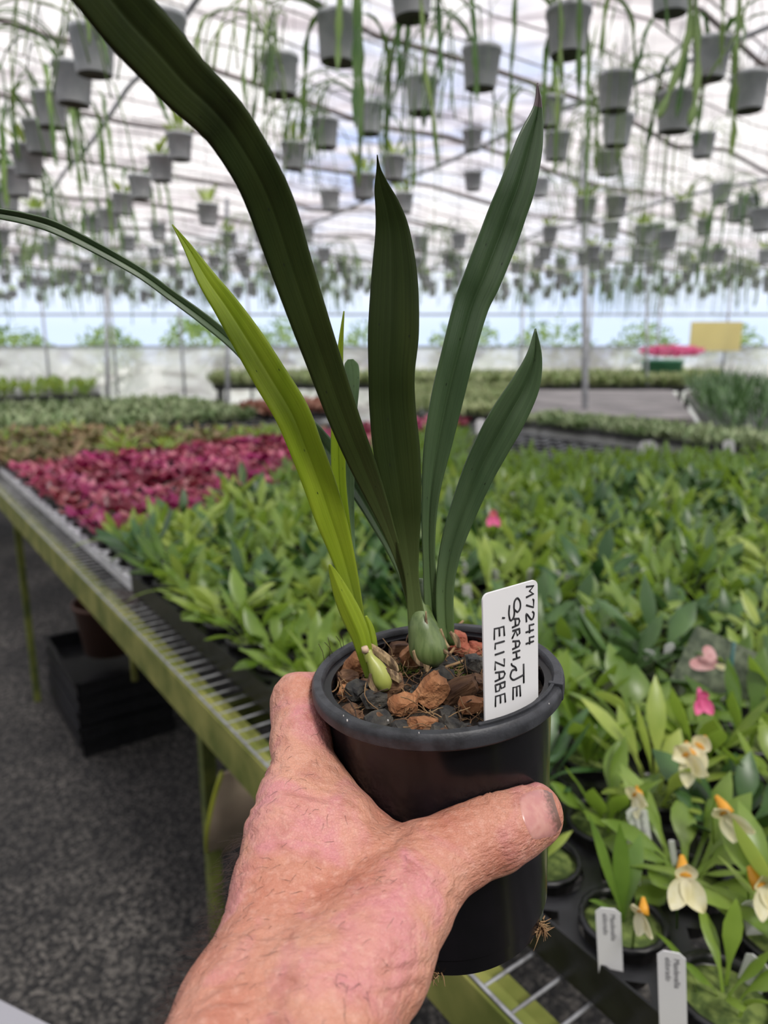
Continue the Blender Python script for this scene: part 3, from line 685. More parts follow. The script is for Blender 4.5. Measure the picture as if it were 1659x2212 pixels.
# yellow screen and green tub at far right
def at_wall(px, py, y):
    r = Wp(px, py, 1.0) - CAM; return CAM + r*(y/r.y)
p0 = at_wall(1490, 758, 14.9); p1 = at_wall(1605, 695, 14.9)
mb = MB(); mb.box((p0.x, 14.9, p0.z), (p1.x, 14.965, p1.z)); tag(mb.build('yellow_screen', mat('pale yellow sheet', (0.85, 0.76, 0.36), rough=0.6, trans=0.3), smooth=False), 'pale yellow sheet standing against the far wall at right', 'screen')
p0 = at_wall(1390, 745, 13.5)
mb = MB(); mb.lathe([(0.0,0),(0.28,0),(0.33,0.35),(0.34,0.35),(0.34,0.38),(0.3,0.38),(0.28,0.1),(0,0.1)], 20); o = mb.build('garden_tub', mat('sea green plastic', (0.10,0.32,0.22), rough=0.5)); o.location = Vector((p0.x, 12.5, 0.95-0.02)) ; tag(o, 'sea green round tub on the far benches at right', 'tub')
mb = MB(); blob_leaves(mb, (0,0,0), 0.55, 0.3, 0.09, 500, 0.05); o = mb.build('flowering_plant', M['pinkp'], smooth=False); o.location = Vector((p0.x+0.15, 12.5, 1.46)); tag(o, 'mound of red-pink flowers in the green tub at far right', 'flowers')

# ---------------------------------------------------------------- hanging pots
def pot_hang_parts(root, r=0.062, h=0.115):
    mb = MB(); mb.lathe([(r*0.76,0),(r*0.80,0.004),(r*0.97,h-0.014),(r*1.03,h-0.014),(r*1.03,h),(r*0.93,h),(r*0.90,h-0.02),(0,h-0.02)], 22); mb.build('pot', M['hangpot'], root)
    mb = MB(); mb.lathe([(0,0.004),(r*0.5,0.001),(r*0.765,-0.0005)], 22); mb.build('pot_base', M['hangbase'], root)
    mb = MB(); top = 0.95
    for k in range(3):
        a = 2*math.pi*k/3; mb.tube([(r*math.cos(a), r*math.sin(a), h-0.005), (0,0,h+0.28)], 0.0011, 4)
    mb.build('hanger_cords', M['wire'], root)
    mb = MB(); mb.tube([(0,0,0),(0,0,1)], 0.0013, 4); o = mb.build('hanger_wire', M['wire'], root); o.location = (0,0,h+0.278)
def hang_stems(kind):
    mb = MB(); h = 0.10
    if kind == 'flat':
        for k in range(8):
            az = random.uniform(0, 6.28); p = Vector((0.04*math.cos(az), 0.04*math.sin(az), h)); ang = random.uniform(0.3, 0.9); segs = random.randint(12, 20); st = 0.036
            o = Vector((math.cos(az), math.sin(az), 0)); sd = Vector((-math.sin(az), math.cos(az), 0)); vs = []; wph = random.random()*3
            for i in range(segs):
                w = 0.0035 + 0.0065*abs(math.sin(i*1.1+wph)); 
                if i == segs-1: w = 0.001
                vs += [p+sd*w, p-sd*w]; p = p + (o*math.sin(ang)+Vector((0,0,1))*math.cos(ang))*st; ang = min(math.pi*random.uniform(0.94, 1.02), ang+random.uniform(0.2, 0.55)); sd = (sd + Vector((random.uniform(-.3,.3), random.uniform(-.3,.3), 0))).normalized()
            mb.add(vs, [(2*i, 2*i+1, 2*i+3, 2*i+2) for i in range(segs-1)])
    elif kind == 'string':
        for k in range(20):
            az = random.uniform(0, 6.28); p = Vector((0.035*math.cos(az), 0.035*math.sin(az), h)); ang = random.uniform(0.2, 0.8); o = Vector((math.cos(az), math.sin(az), 0)); pts = []
            for i in range(random.randint(10, 20)):
                pts.append(p.copy()); p = p + (o*math.sin(ang)+Vector((0,0,1))*math.cos(ang))*0.035; ang = min(math.pi, ang+0.45)
            mb.tube(pts, 0.0016, 4)
    elif kind == 'branch':
        for k in range(7):
            az = random.uniform(0, 6.28); stack = [(Vector((0.03*math.cos(az), 0.03*math.sin(az), h)), az, 0.5, 0)]
            while stack:
                p, az2, ang, lev = stack.pop(); pts = [p.copy()]
                for i in range(4):
                    p = p + Vector((math.cos(az2)*math.sin(ang), math.sin(az2)*math.sin(ang), math.cos(ang)))*0.035; ang = min(2.9, ang+0.28); pts.append(p.copy())
                mb.tube(pts, 0.0026, 4)
                if lev < 3:
                    for s in (-1, 1)[:random.choice((1, 2))]: stack.append((p.copy(), az2+s*random.uniform(0.3, 1.0), ang+random.uniform(-0.5, 0.1), lev+1))
    elif kind == 'tuft':
        for k in range(60):
            az = random.uniform(0, 6.28); e = random.uniform(0.2, 1.4); L = random.uniform(0.05, 0.11); d = Vector((math.cos(az)*math.sin(e), math.sin(az)*math.sin(e), math.cos(e)))
            b = Vector((0.03*math.cos(az), 0.03*math.sin(az), h)); mb.tube([b, b+d*L*0.6, b+d*L-Vector((0,0,0.012))], 0.0013, 3)
    else:
        for k in range(7): leaf_strip(mb, (0.02*math.cos(k), 0.02*math.sin(k), h), k*0.9+random.random(), random.uniform(0.08, 0.16), 0.028, random.uniform(0.1, 0.7), random.uniform(0.2, 1.4), 0.1, 6)
    return mb
hp = {}
for kd, m in (('flat', 'cactus'), ('string', 'cactus'), ('branch', 'cactus'), ('tuft', 'twig'), ('leafy', 'leafB')):
    hp[kd] = []
    for v in range(3):
        root = empty('hanging_pot', (0,0,0), 'x', 'hanging pot', 'hanging pots under the greenhouse roof'); pot_hang_parts(root)
        hang_stems(kd).build('trailing_stems' if kd in ('flat', 'string', 'branch') else 'leaves', M[m], root); hp[kd].append(root)
usedh = set()
desc = {'flat': 'flat trailing cactus stems', 'string': 'thin stringy trailing stems', 'branch': 'branching hanging stems', 'tuft': 'a brown spiky tuft', 'leafy': 'short green leaves'}
def hang(P, kd, label, group='hanging pots under the greenhouse roof', sc=1.0):
    p = random.choice(hp[kd])
    if p.name in usedh: p = copy_tree(p)
    else: usedh.add(p.name)
    p.location = P; p.rotation_euler = (random.uniform(-.04,.04), random.uniform(-.04,.04), random.uniform(0, 6.28)); p.scale = (sc, sc, sc)
    for c_ in p.children:
        if c_.name.startswith('hanger_wire'): c_.scale.z = max(0.1, roofz(P.x, P.y) + 0.04 - P.z - 0.39)
    p['label'] = label
    if group: p['group'] = group
    return p
near = [
 (205,162,95,'branch','large grey hanging pot at the top left beside the big leaf'), (160,226,84,'branch','grey hanging pot below and left of the large one at top left'),
 (112,276,72,'flat','grey hanging pot, third down the left column of pots'), (90,332,68,'flat','grey hanging pot, fourth down the left column of pots'),
 (64,382,66,'leafy','grey hanging pot, fifth down the left column of pots'), (40,424,60,'flat','grey hanging pot, sixth down the left column of pots'), (18,456,52,'branch','grey hanging pot at the left edge just above the arching leaf'),
 (730,136,97,'flat','large grey hanging pot at the top centre between the leaves'), (607,206,82,'branch','grey hanging pot just right of the big leaf near the top'),
 (797,290,64,'branch','grey hanging pot directly above the pointed middle leaf'), (890,40,98,'flat','grey hanging pot cut by the top edge at centre right'),
 (1037,192,84,'branch','grey hanging pot left of the tall right leaf tip'), (910,245,74,'string','grey hanging pot with a long green strand right of the middle leaf'),
 (1226,120,96,'flat','large grey hanging pot right of the tall leaf tip, by the roof post'), (1326,240,78,'string','grey hanging pot just right of the roof post'),
 (1330,316,66,'string','grey hanging pot under the one right of the roof post'), (1455,285,82,'tuft','grey hanging pot with a twiggy brown tuft at right'),
 (1530,172,82,'flat','grey hanging pot with a yellow strand at the top right'), (1615,240,78,'tuft','grey hanging pot at the right edge with a spiky brown tuft on top'), (1447,30,92,'flat','grey hanging pot cut by the top edge at right with flat green stems'),
 (1020,326,44,'tuft','grey hanging pot behind the tall right leaf, upper'), (1022,412,40,'tuft','grey hanging pot behind the tall right leaf, lower'), (704,320,60,'branch','small grey hanging pot right of the big leaf, level with its bend'),
 (634,366,56,'leafy','small grey hanging pot with upright green leaves right of the big leaf'), (850,390,52,'leafy','small grey hanging pot just right of the middle leaf tip'), (786,430,52,'leafy','small grey hanging pot just left of the middle leaf'),
 (714,455,44,'tuft','small grey hanging pot left of the middle leaf, low'), (872,460,42,'leafy','small dark hanging pot right of the middle leaf'), (1185,275,62,'flat','grey hanging pot between the tall leaf tip and the roof post'),
 (1200,346,58,'branch','grey hanging pot below the one beside the roof post'), (1165,425,40,'branch','small grey hanging pot right of the tall leaf'), (1516,340,50,'string','small grey hanging pot with arching thin strands at right'),
 (1312,380,52,'string','grey hanging pot third down right of the roof post'), (390,346,56,'leafy','grey hanging pot left of the big leaf at mid height'), (350,392,54,'leafy','grey hanging pot left of the big leaf, one row lower'),
 (305,430,50,'flat','small grey hanging pot left of the big leaf in the diagonal row'), (266,464,46,'leafy','small grey hanging pot lower in the diagonal row at left'), (236,496,44,'flat','small grey hanging pot above the arching leaf at left'),
 (450,486,46,'leafy','small grey hanging pot above the lime leaf'), (1330,470,46,'string','small hanging pot with a curtain of thin strands right of the post'), (1440,540,44,'string','small hanging pot with thin hanging strands at right'),
 (1556,440,44,'string','small grey hanging pot with thin strands near the right edge'), (1612,470,46,'string','small grey hanging pot second from the right edge'), (1645,500,50,'flat','small grey hanging pot touching the right edge'), (1390,528,42,'leafy','small round grey hanging pot right of the post, low'),
 (1210,35,70,'flat','grey hanging pot at the top edge left of the roof post'), (50,90,98,'branch','hanging pot mostly hidden by trailing stems in the top left corner')]
near = near[:-2]
for cx, by, w, kd, lab in near:
    Z = 0.124*F/w; P = Wp(cx, by, Z); hang(P, kd, lab)
n = 0
far = []
for i in range(4, 24):
    for j in range(-14, 22):
        P = B(i*0.58 + 0.1*math.sin(j*2.2), j*0.50 + random.uniform(-.05,.05), 2.30 + random.uniform(-0.09, 0.09))
        x, y, d = proj(P)
        if P.y > 13.8 or abs(P.x) > 11 or x < -40 or x > 1700: continue
        if y < 470 + (40 if 250 < x < 1250 else 0) or d < 4.0: continue
        if 640 < x < 1000 and random.random() < 0.4 and y < 560: continue
        far.append((d, P, x))
far.sort(key=lambda t: t[0]); print('far pots', len(far))
for d, P, x in far[:250]:
    kd = random.choice(('leafy', 'tuft', 'flat', 'leafy', 'branch')) if x < 1250 else random.choice(('string', 'leafy', 'leafy', 'string', 'flat'))
    side = 'left' if x < 620 else ('middle' if x < 1180 else 'right')
    hang(P, kd, 'small distant grey pot with %s in the hanging rows at the %s' % (desc[kd], side), 'distant pots with %s at the %s' % (desc[kd], side))
# extra long flat cactus stems from baskets hung above the picture
def long_stem(pts, w, label, m='cactus'):
    mb = MB(); vs = []; P = [Wp(*p) for p in pts]; Q = []
    for i in range(len(P)-1):
        for s in range(5): Q.append(P[i].lerp(P[i+1], s/5))
    Q.append(P[-1]); n = len(Q)
    Q = [Q[0] + Vector((0.03, 0, 0.085)), Q[0] + Vector((-0.03, 0, 0.12)), Q[0] + Vector((-0.035, 0, 0.05))] + Q; n += 3
    for i, q in enumerate(Q):
        ww = w*(0.35+0.65*abs(math.sin(i*0.55))) if i < n-1 else w*0.05
        t = (Q[min(i+1,n-1)]-Q[max(i-1,0)]).normalized(); sd = t.cross(FWD).normalized(); vs += [q+sd*ww-FWD*0.0, q-FWD*0.002, q-sd*ww]
    mb.add(vs, [(3*i+k, 3*i+k+1, 3*i+4+k, 3*i+3+k) for i in range(n-1) for k in (0, 1)])
    base = Q[3] + Vector((0.03, 0, -0.02)); root = empty('hanging_pot', base, label, 'hanging pot'); pot_hang_parts(root)
    root.children[3].scale.z = max(0.1, roofz(base.x, base.y) + 0.04 - base.z - 0.39)
    o = mb.build('trailing_stem', M[m], root); o.matrix_parent_inverse = Matrix.Translation(-base)
    so = o.modifiers.new('s', 'SOLIDIFY'); so.thickness = 0.0015
long_stem([(1500,-60,1.5),(1505,60,1.5),(1508,150,1.5),(1500,230,1.5),(1488,275,1.5)], 0.009, 'hanging pot above the frame with the longest flat cactus stem at the upper right')
long_stem([(1492,-60,1.5),(1490,70,1.5),(1465,150,1.5),(1440,215,1.5),(1420,258,1.5)], 0.009, 'hanging pot above the frame, its flat stem ending in a pointed leaf at upper right')
long_stem([(1205,-60,1.7),(1213,50,1.7),(1210,120,1.7),(1215,200,1.7)], 0.007, 'hanging pot above the frame trailing a narrow stem across the pot by the roof post')
long_stem([(1630,-60,1.7),(1600,60,1.7),(1560,120,1.7),(1525,175,1.7)], 0.004, 'hanging pot above the frame trailing a thin yellow strand at the upper right', 'leafB')
long_stem([(905,-60,1.7),(912,40,1.7),(918,150,1.7),(935,250,1.7),(948,370,1.7)], 0.006, 'hanging pot above the frame trailing a narrow strand between the middle and right leaves')
long_stem([(195,-60,1.6),(190,20,1.6),(193,100,1.6)], 0.008, 'hanging pot above the frame trailing a short broad stem at the top left')
long_stem([(213,-60,1.6),(218,60,1.6),(235,150,1.6)], 0.007, 'hanging pot above the frame trailing a green stem right beside the big leaf')
long_stem([(540,-60,1.8),(538,60,1.8),(525,160,1.8),(532,240,1.8)], 0.006, 'hanging pot above the frame trailing a strand right of the big leaf')
long_stem([(330,120,1.9),(345,210,1.9),(362,262,1.9)], 0.009, 'hanging pot left of the big leaf trailing a short wide stem')
#HELD
# ================================================================ the held pot and its plant
LEAN = R(4.0)
PUP = Vector((-math.sin(LEAN), 0, math.cos(LEAN)))
PX = Vector((math.cos(LEAN), 0, math.sin(LEAN))); PY = PUP.cross(PX).normalized()
RC = Wp(942, 1447, 0.32)
PM = Matrix(((PX.x, PY.x, PUP.x, RC.x), (PX.y, PY.y, PUP.y, RC.y), (PX.z, PY.z, PUP.z, RC.z), (0,0,0,1)))
PMI = PM.inverted()
def onpot(px, py, zl):
    r = (px - 829.5)/F*RGT - (py-1106)/F*UPV + FWD
    o = RC + PUP*zl; t = (o - CAM).dot(PUP) / r.dot(PUP); return CAM + r*t
def dep(p): return (Vector(p)-CAM).dot(FWD)
RR = 0.0553; RT = 0.0498; RB = 0.0452; PH = 0.119
held = empty('potted_orchid', RC, 'black pot of strap-leaved orchid held up in the hand', 'potted plant')
held.matrix_world = PM
mb = MB()
prof = [(RR-0.0042, 0.0), (RR-0.0012, 0.0), (RR-0.0003, -0.0010), (RR, -0.0030), (RR-0.0002, -0.0062), (RR-0.0012, -0.0072), (RT+0.0012, -0.0076), (RT, -0.0085),
        (RT-0.0002, -0.012), (RB+0.0008, -PH+0.010), (RB+0.0004, -PH+0.0095), (RB-0.0006, -PH+0.009), (RB-0.0010, -PH+0.001), (RB-0.0018, -PH), (RB-0.006, -PH+0.001), (0.0, -PH+0.004)]
mb.lathe(prof, 96)
inner = [(RR-0.0042, 0.0), (RR-0.0050, -0.0010), (RR-0.0054, -0.0028), (RT-0.0030, -0.0032), (RT-0.0032, -0.0048), (RT-0.0022, -0.0052), (RT-0.0026, -0.0076), (RT-0.0016, -0.0080), (RT-0.0022, -0.0104), (RT-0.0015, -0.0108), (RT-0.0024, -0.016), (RT-0.0045, -0.03), (0, -0.031)]
inner = [(r, z) for r, z in inner]
mb.lathe(inner[::-1], 96)
pot = mb.build('pot', M['potblack'], held); pot.data.set_sharp_from_angle(angle=R(35))
mb = MB(); mb.lathe([(RR-0.0043, 0.0001), (RR-0.0012, 0.00012), (RR-0.0002, -0.0010), (RR+0.0001, -0.0030), (RR-0.0001, -0.0062), (RR-0.0011, -0.00725), (RT+0.0010, -0.0077), (RR-0.0055, -0.006), (RR-0.0052, -0.001)], 96, close=True)
rim = mb.build('rim', M['rimblack'], pot); rim.data.set_sharp_from_angle(angle=R(40))
# raised label slot on the rim, front right
def arc_block(a0, a1, r0, r1, z0, z1, n=14):
    mb = MB(); vs = []
    for i in range(n+1):
        a = a0 + (a1-a0)*i/n
        for r, z in ((r0, z0), (r1, z0), (r1, z1), (r0, z1)): vs.append((r*math.cos(a), r*math.sin(a), z))
    fs = [(i*4+k, i*4+(k+1)%4, (i+1)*4+(k+1)%4, (i+1)*4+k) for i in range(n) for k in range(4)] + [(3,2,1,0), tuple(n*4+k for k in range(4))]
    return mb.add(vs, fs)
def potang(px, py, zl=0.0):
    l = PMI @ onpot(px, py, zl); return math.atan2(l.y, l.x)
aS0, aS1 = potang(1018, 1548), potang(1168, 1478)
bevel(arc_block(aS0, aS1, RR-0.0046, RR-0.0030, -0.002, 0.0012).build('label_slot', M['rimblack'], pot, smooth=False), 0.0003)
bevel(arc_block(aS1-0.004, aS1+0.035, RR-0.0056, RR+0.0004, -0.006, 0.0014, 3).build('slot_end', M['rimblack'], pot, smooth=False), 0.0003)
# scuffs
mb = MB()
for px, py, s in ((945, 1598, 0.0011), (838, 1556, 0.0005), (905, 1583, 0.0004), (750, 1556, 0.0006), (742, 1546, 0.0004), (1186, 1520, 0.0004)):
    zl = -0.0075 if py > 1560 else -0.004
    l = PMI @ Wp(px, py, 0.27); d = CAM; 
    r = (Wp(px, py, 1.0)-CAM).normalized(); lo = PMI @ CAM; ld = (PMI.to_3x3() @ r)
    A = ld.x**2+ld.y**2; Bq = 2*(lo.x*ld.x+lo.y*ld.y); Cq = lo.x**2+lo.y**2-(RR+0.0001 if py < 1590 else RT+0.0003)**2; disc = Bq*Bq-4*A*Cq
    if disc > 0:
        t = (-Bq-math.sqrt(disc))/(2*A); q = lo+ld*t
        mb.lathe([(0, -s), (s*0.5, -s*0.6), (s*0.45, s*0.5), (0, s)], 7, Matrix.Translation(q))
mb.build('mineral_specks', mat('white residue', (0.6,0.6,0.58), rough=0.8), pot)

# ---- potting mix
zS = -0.0125
mb = MB(); vs = []; fs = []; NR, NA = 16, 48
for i in range(NR+1):
    for k in range(NA):
        r = (RT-0.0022)*i/NR; a = 2*math.pi*k/NA
        vs.append((r*math.cos(a), r*math.sin(a), zS + random.uniform(-0.0012, 0.0012) + 0.003*(1-i/NR)))
fs = [(i*NA+k, i*NA+(k+1)%NA, (i+1)*NA+(k+1)%NA, (i+1)*NA+k) for i in range(NR) for k in range(NA)]
mb.add(vs, fs); mix = mb.build('potting_mix', M['soil'], held)
M['bark1'] = mat('orange coir chip', (0.22, 0.085, 0.032), (0.42, 0.20, 0.09), 160, 0.9, 1.0, 500, stretch=(1, 0.25, 1), bdist=0.0015)
M['bark2'] = mat('brown bark chip', (0.065, 0.030, 0.015), (0.19, 0.10, 0.05), 160, 0.9, 1.0, 500, stretch=(0.25, 1, 1), bdist=0.0015)
M['bark3'] = mat('dark grey chip', (0.018, 0.018, 0.018), (0.06, 0.055, 0.045), 160, 0.85, 1.0, 500, bdist=0.0015)
M['bark4'] = mat('terracotta chip', (0.24, 0.055, 0.03), (0.36, 0.12, 0.07), 200, 0.95, 1.0, 600, bdist=0.0015)
def chip(c, size, m, seed, ax=None):
    rr = random.Random(seed); sx, sy, sz = size
    n = 3; vs = []; idx = {}; fs = []
    import itertools
    def add(i, j, k):
        key = (i, j, k)
        if key not in idx:
            x, y, z = (i/n-0.5), (j/n-0.5), (k/n-0.5)
            f = 1 - 0.20*(abs(x)*2*abs(y)*2 + abs(y)*2*abs(z)*2 + abs(x)*2*abs(z)*2)/3*1.3
            p = Vector((x*sx*f, y*sy*f, z*sz*f)) + Vector((rr.gauss(0, .04)*sx, rr.gauss(0, .035)*sy, rr.gauss(0, .05)*sz))
            idx[key] = len(vs); vs.append(p)
        return idx[key]
    for a in range(n):
        for b in range(n):
            fs += [(add(a,b,0), add(a,b+1,0), add(a+1,b+1,0), add(a+1,b,0)), (add(a,b,n), add(a+1,b,n), add(a+1,b+1,n), add(a,b+1,n)),
                   (add(a,0,b), add(a+1,0,b), add(a+1,0,b+1), add(a,0,b+1)), (add(a,n,b), add(a,n,b+1), add(a+1,n,b+1), add(a+1,n,b)),
                   (add(0,a,b), add(0,a,b+1), add(0,a+1,b+1), add(0,a+1,b)), (add(n,a,b), add(n,a+1,b), add(n,a+1,b+1), add(n,a,b+1))]
    mb = MB(); mb.add(vs, fs); o = mb.build('bark_chip', M[m], mix, smooth=False)
    e = ax or (rr.uniform(-.5,.5), rr.uniform(-.5,.5), rr.uniform(0, 6.28))
    o.rotation_euler = e; o.location = c
    return o
sd = 1; boxes = []
for px, py, s, m, e in ((843, 1497, (0.0125, 0.010, 0.011), 'bark2', (0.2, 0.1, 0.2)), (935, 1518, (0.012, 0.009, 0.015), 'bark1', (0.1, 0.75, 0.3)), (872, 1532, (0.013, 0.008, 0.008), 'bark1', (0.3, 0.2, 0.5)),
     (990, 1505, (0.018, 0.009, 0.009), 'bark2', (0.2, -0.3, 0.3)), (950, 1475, (0.014, 0.010, 0.008), 'bark3', (0.3, 0.1, 0.1)), (775, 1500, (0.012, 0.009, 0.007), 'bark3', (0.2, 0.2, 0.9)),
     (1010, 1365, (0.009, 0.008, 0.011), 'bark4', (0.1, 0.2, 0.2)), (1020, 1385, (0.015, 0.007, 0.006), 'bark4', (0.1, 0.3, -0.3)), (985, 1368, (0.007, 0.006, 0.008), 'bark4', (0, 0, 0.3)), (1035, 1400, (0.008, 0.007, 0.006), 'bark4', (0, .3, 0.3)),
     (1172, 1435, (0.007, 0.009, 0.007), 'bark1', (0, .3, 0.3)), (755, 1455, (0.010, 0.008, 0.013), 'bark1', (0.4, 0.6, 0.4)), (725, 1475, (0.010, 0.008, 0.007), 'bark2', (0.4, 0.2, 0.4)), (890, 1440, (0.010, 0.007, 0.013), 'bark1', (0.3, -0.5, 0.4)),
     (1020, 1530, (0.012, 0.008, 0.006), 'bark1', (0, .1, 0.2)), (1025, 1445, (0.010, 0.009, 0.008), 'bark3', (0, .3, 0.3)), (835, 1385, (0.012, 0.008, 0.008), 'bark2', (0, .3, 0.3)), (810, 1520, (0.011, 0.008, 0.007), 'bark3', (0, .3, 0.3)),
     (770, 1420, (0.012, 0.008, 0.008), 'bark2', (0.3, .3, 1.3)), (905, 1505, (0.010, 0.008, 0.006), 'bark3', (0.3, .3, 1.3)), (1150, 1450, (0.010, 0.008, 0.008), 'bark3', (0, .3, 0.3)), (735, 1440, (0.008, 0.008, 0.008), 'bark2', (0, .3, 0.3))):
    sd += 1; p = PMI @ onpot(px, py, zS+0.004); p.z = zS + s[2]*0.42 + 0.003; boxes.append(p.copy())
    rmax = RT - 0.0035 - max(s[0], s[1])*0.5
    rad = math.hypot(p.x, p.y)
    if rad > rmax: p.x *= rmax/rad; p.y *= rmax/rad
    chip(p, s, m, sd, e)
for k in range(70):
    r = (RT-0.008)*math.sqrt(random.random()); a = random.uniform(0, 6.28); s = random.uniform(0.006, 0.0105)
    if any(math.hypot(r*math.cos(a)-q.x, r*math.sin(a)-q.y) < 0.008 for q in boxes): continue
    chip((r*math.cos(a), r*math.sin(a), zS+0.001+0.003*(1-r/RT)), (s*1.2, s, s*0.75), random.choice(('bark1', 'bark2', 'bark2', 'bark2', 'bark3', 'bark3', 'bark3')), 100+k)
# fibres and roots
M['fibre'] = mat('coir fibre', (0.30, 0.19, 0.09), (0.16, 0.08, 0.035), 90, 0.9)
M['fibred'] = mat('dark root fibre', (0.05, 0.03, 0.02), None, rough=0.9)
for nm, m, cnt, rad_ in (('coir_fibres', 'fibre', 230, 0.00022), ('dark_roots', 'fibred', 120, 0.00028)):
    mb = MB()
    for k in range(cnt):
        r = (RT-0.006)*math.sqrt(random.random()); a = random.uniform(0, 6.28); p = Vector((r*math.cos(a), r*math.sin(a), zS+random.uniform(0.001, 0.006)))
        d = Vector((random.gauss(0,1), random.gauss(0,1), random.gauss(0.1,0.4))).normalized(); pts = [p.copy()]; L = random.uniform(0.006, 0.02)/6
        for i in range(6):
            d = (d + Vector((random.gauss(0,.35), random.gauss(0,.35), random.gauss(-.03,.22)))).normalized(); p = p + d*L
            if math.hypot(p.x, p.y) > RT-0.003: break
            p.z = max(p.z, zS); pts.append(p.copy())
        if len(pts) > 2: mb.tube(pts, rad_, 4)
    if m == 'fibred':
        for (x0, y0, x1, y1) in ((700, 1425, 688, 1390), (712, 1418, 708, 1375), (738, 1400, 725, 1372), (742, 1395, 733, 1365), (718, 1412, 700, 1386)):
            A_ = PMI @ onpot(x0, y0, 0.0); B_ = PMI @ (onpot(x0, y0, 0.0) + (Wp(x1, y1, 0.33) - Wp(x0, y0, 0.33))); C_ = A_.copy(); C_.z = zS
            mb.tube([C_, A_, A_.lerp(B_, 0.5)+Vector((0.0006,0,0)), B_], 0.00018, 4)
    tag(mb.build(nm, M[m], mix), kind='stuff')
# curled pale root at left edge
mb = MB(); pts = []
for k in range(18):
    a = k*0.42; pts.append(PMI @ onpot(715+16*math.cos(a+2.5), 1470+20*math.sin(a+2.5)+k*0.4, zS+0.006))
mb.tube(pts, 0.00035, 5)
for pl in (((1015,1420),(990,1432),(965,1440),(940,1455),(925,1462)), ((905,1412),(935,1425),(960,1422),(975,1408),(985,1395)), ((770,1465),(790,1490),(808,1500)), ((985,1395),(975,1370),(990,1350),(1000,1342))):
    mb.tube([PMI @ onpot(x, y, zS+0.0075) for x, y in pl], 0.0007, 6)
mb.build('aerial_root', M['fibre'], held)
# moss cushions
M['mossg'] = mat('bright moss strands', (0.16, 0.26, 0.03), (0.28, 0.38, 0.06), 200, 0.7, trans=0.3)
for cx, cy, rr_, cnt, m, nm, hh in ((832, 1372, 0.008, 380, 'mossg', 'moss', 0.005), (858, 1352, 0.010, 420, 'fibred', 'dead_moss', 0.008), (770, 1398, 0.005, 160, 'mossg', 'moss', 0.004), (880, 1440, 0.009, 150, 'mossg', 'moss', 0.003), (1000, 1440, 0.01, 120, 'mossg', 'moss', 0.002)):
    mb = MB(); C_ = PMI @ onpot(cx, cy, zS+0.004)
    for k in range(cnt):
        a = random.uniform(0, 6.28); r = rr_*math.sqrt(random.random()); b = C_ + Vector((r*math.cos(a), r*math.sin(a), -0.003 + hh*(1-(r/rr_)**2)))
        if math.hypot(b.x, b.y) > RT-0.003: continue
        d = Vector((random.gauss(0,1), random.gauss(0,1), random.uniform(0.2,1.6))).normalized()
        mb.tube([b, b+d*0.0022, b+d*0.004+Vector((random.gauss(0,.0006), random.gauss(0,.0006), -0.0004))], [0.00022, 0.00018, 0.00005], 3)
    mb.build(nm, M[m], mix)

# ---- leaves
def catmull(P, n):
    P = [np.array(p, float) for p in P]; P = [2*P[0]-P[1]] + P + [2*P[-1]-P[-2]]; out = []
    for i in range(1, len(P)-2):
        for s in range(n):
            t = s/n; a, b, c, d = P[i-1:i+3]
            out.append(0.5*((2*b)+(-a+c)*t+(2*a-5*b+4*c-d)*t*t+(-a+3*b-3*c+d)*t**3))
    out.append(P[-2]); return out
def strap(pts, m, depths, fold=0.35, roll=0.0, name='leaf', label=None, thick=0.0007, tipmat=None, mid=0.0, wave=0.0, rim=True):
    """pts (x, y, half width) from the tip to the base in photo pixels, with depth from the camera along it"""
    n = len(pts); P = []
    for i, (x, y, w) in enumerate(pts):
        t = i/(n-1); P.append((x, y, w, float(np.interp(t, [q[0] for q in depths], [q[1] for q in depths]))))
    S = catmull(P, 7); N = len(S); cs = [-1, -0.8, -0.55, -0.25, -0.07, 0, 0.07, 0.25, 0.55, 0.8, 1]; K = len(cs); vs = []; uv = []; al = []
    pos = [Wp(s[0], s[1], s[3]) for s in S]; L = 0
    for i, s in enumerate(S):
        T = (pos[min(i+1, N-1)] - pos[max(i-1, 0)]).normalized(); V = (pos[i]-CAM).normalized()
        if i: L += (pos[i]-pos[i-1]).length
        side = T.cross(V).normalized(); nrm = side.cross(T).normalized()
        if side.x < 0: side = -side
        if nrm.dot(V) < 0: nrm = -nrm
        w = max(s[2], 0.4)*s[3]/F
        rl = roll if not isinstance(roll, (list, tuple)) else float(np.interp(i/(N-1), [q[0] for q in roll], [q[1] for q in roll]))
        w /= max(0.35, math.cos(rl))
        for c in cs:
            cc = c; off = fold*(abs(c)**0.85)*w
            mm = mid*(1-abs(c))
            x = (cc+mm)*w; y = -off + 0.012*w*(abs(c) < 0.05) + wave*w*math.sin(L*60+c)*abs(c)
            xx = x*math.cos(rl) - y*math.sin(rl); yy = x*math.sin(rl) + y*math.cos(rl)
            vs.append(PMI @ (pos[i] + side*xx + nrm*yy)); uv.append(((c+1)/2, L*10)); al.append(i/(N-1))
    mb = MB()
    fs = [(i*K+k, i*K+k+1, (i+1)*K+k+1, (i+1)*K+k) for i in range(N-1) for k in range(K-1)]
    mb.add(vs, fs)
    if tipmat: mb.m = [1 if (f[0]//K) < 7 else 0 for f in fs]
    o = mb.build(name, [M[m], M[tipmat]] if tipmat else M[m], held)
    ul = o.data.uv_layers.new(name='uv')
    for li, lp in enumerate(o.data.loops): ul.data[li].uv = uv[lp.vertex_index]
    u2 = o.data.uv_layers.new(name='along')
    for li, lp in enumerate(o.data.loops): u2.data[li].uv = (al[lp.vertex_index], 0.5)
    so = o.modifiers.new('thickness', 'SOLIDIFY'); so.thickness = thick; so.offset = 0
    if label: o['label'] = label
    return o
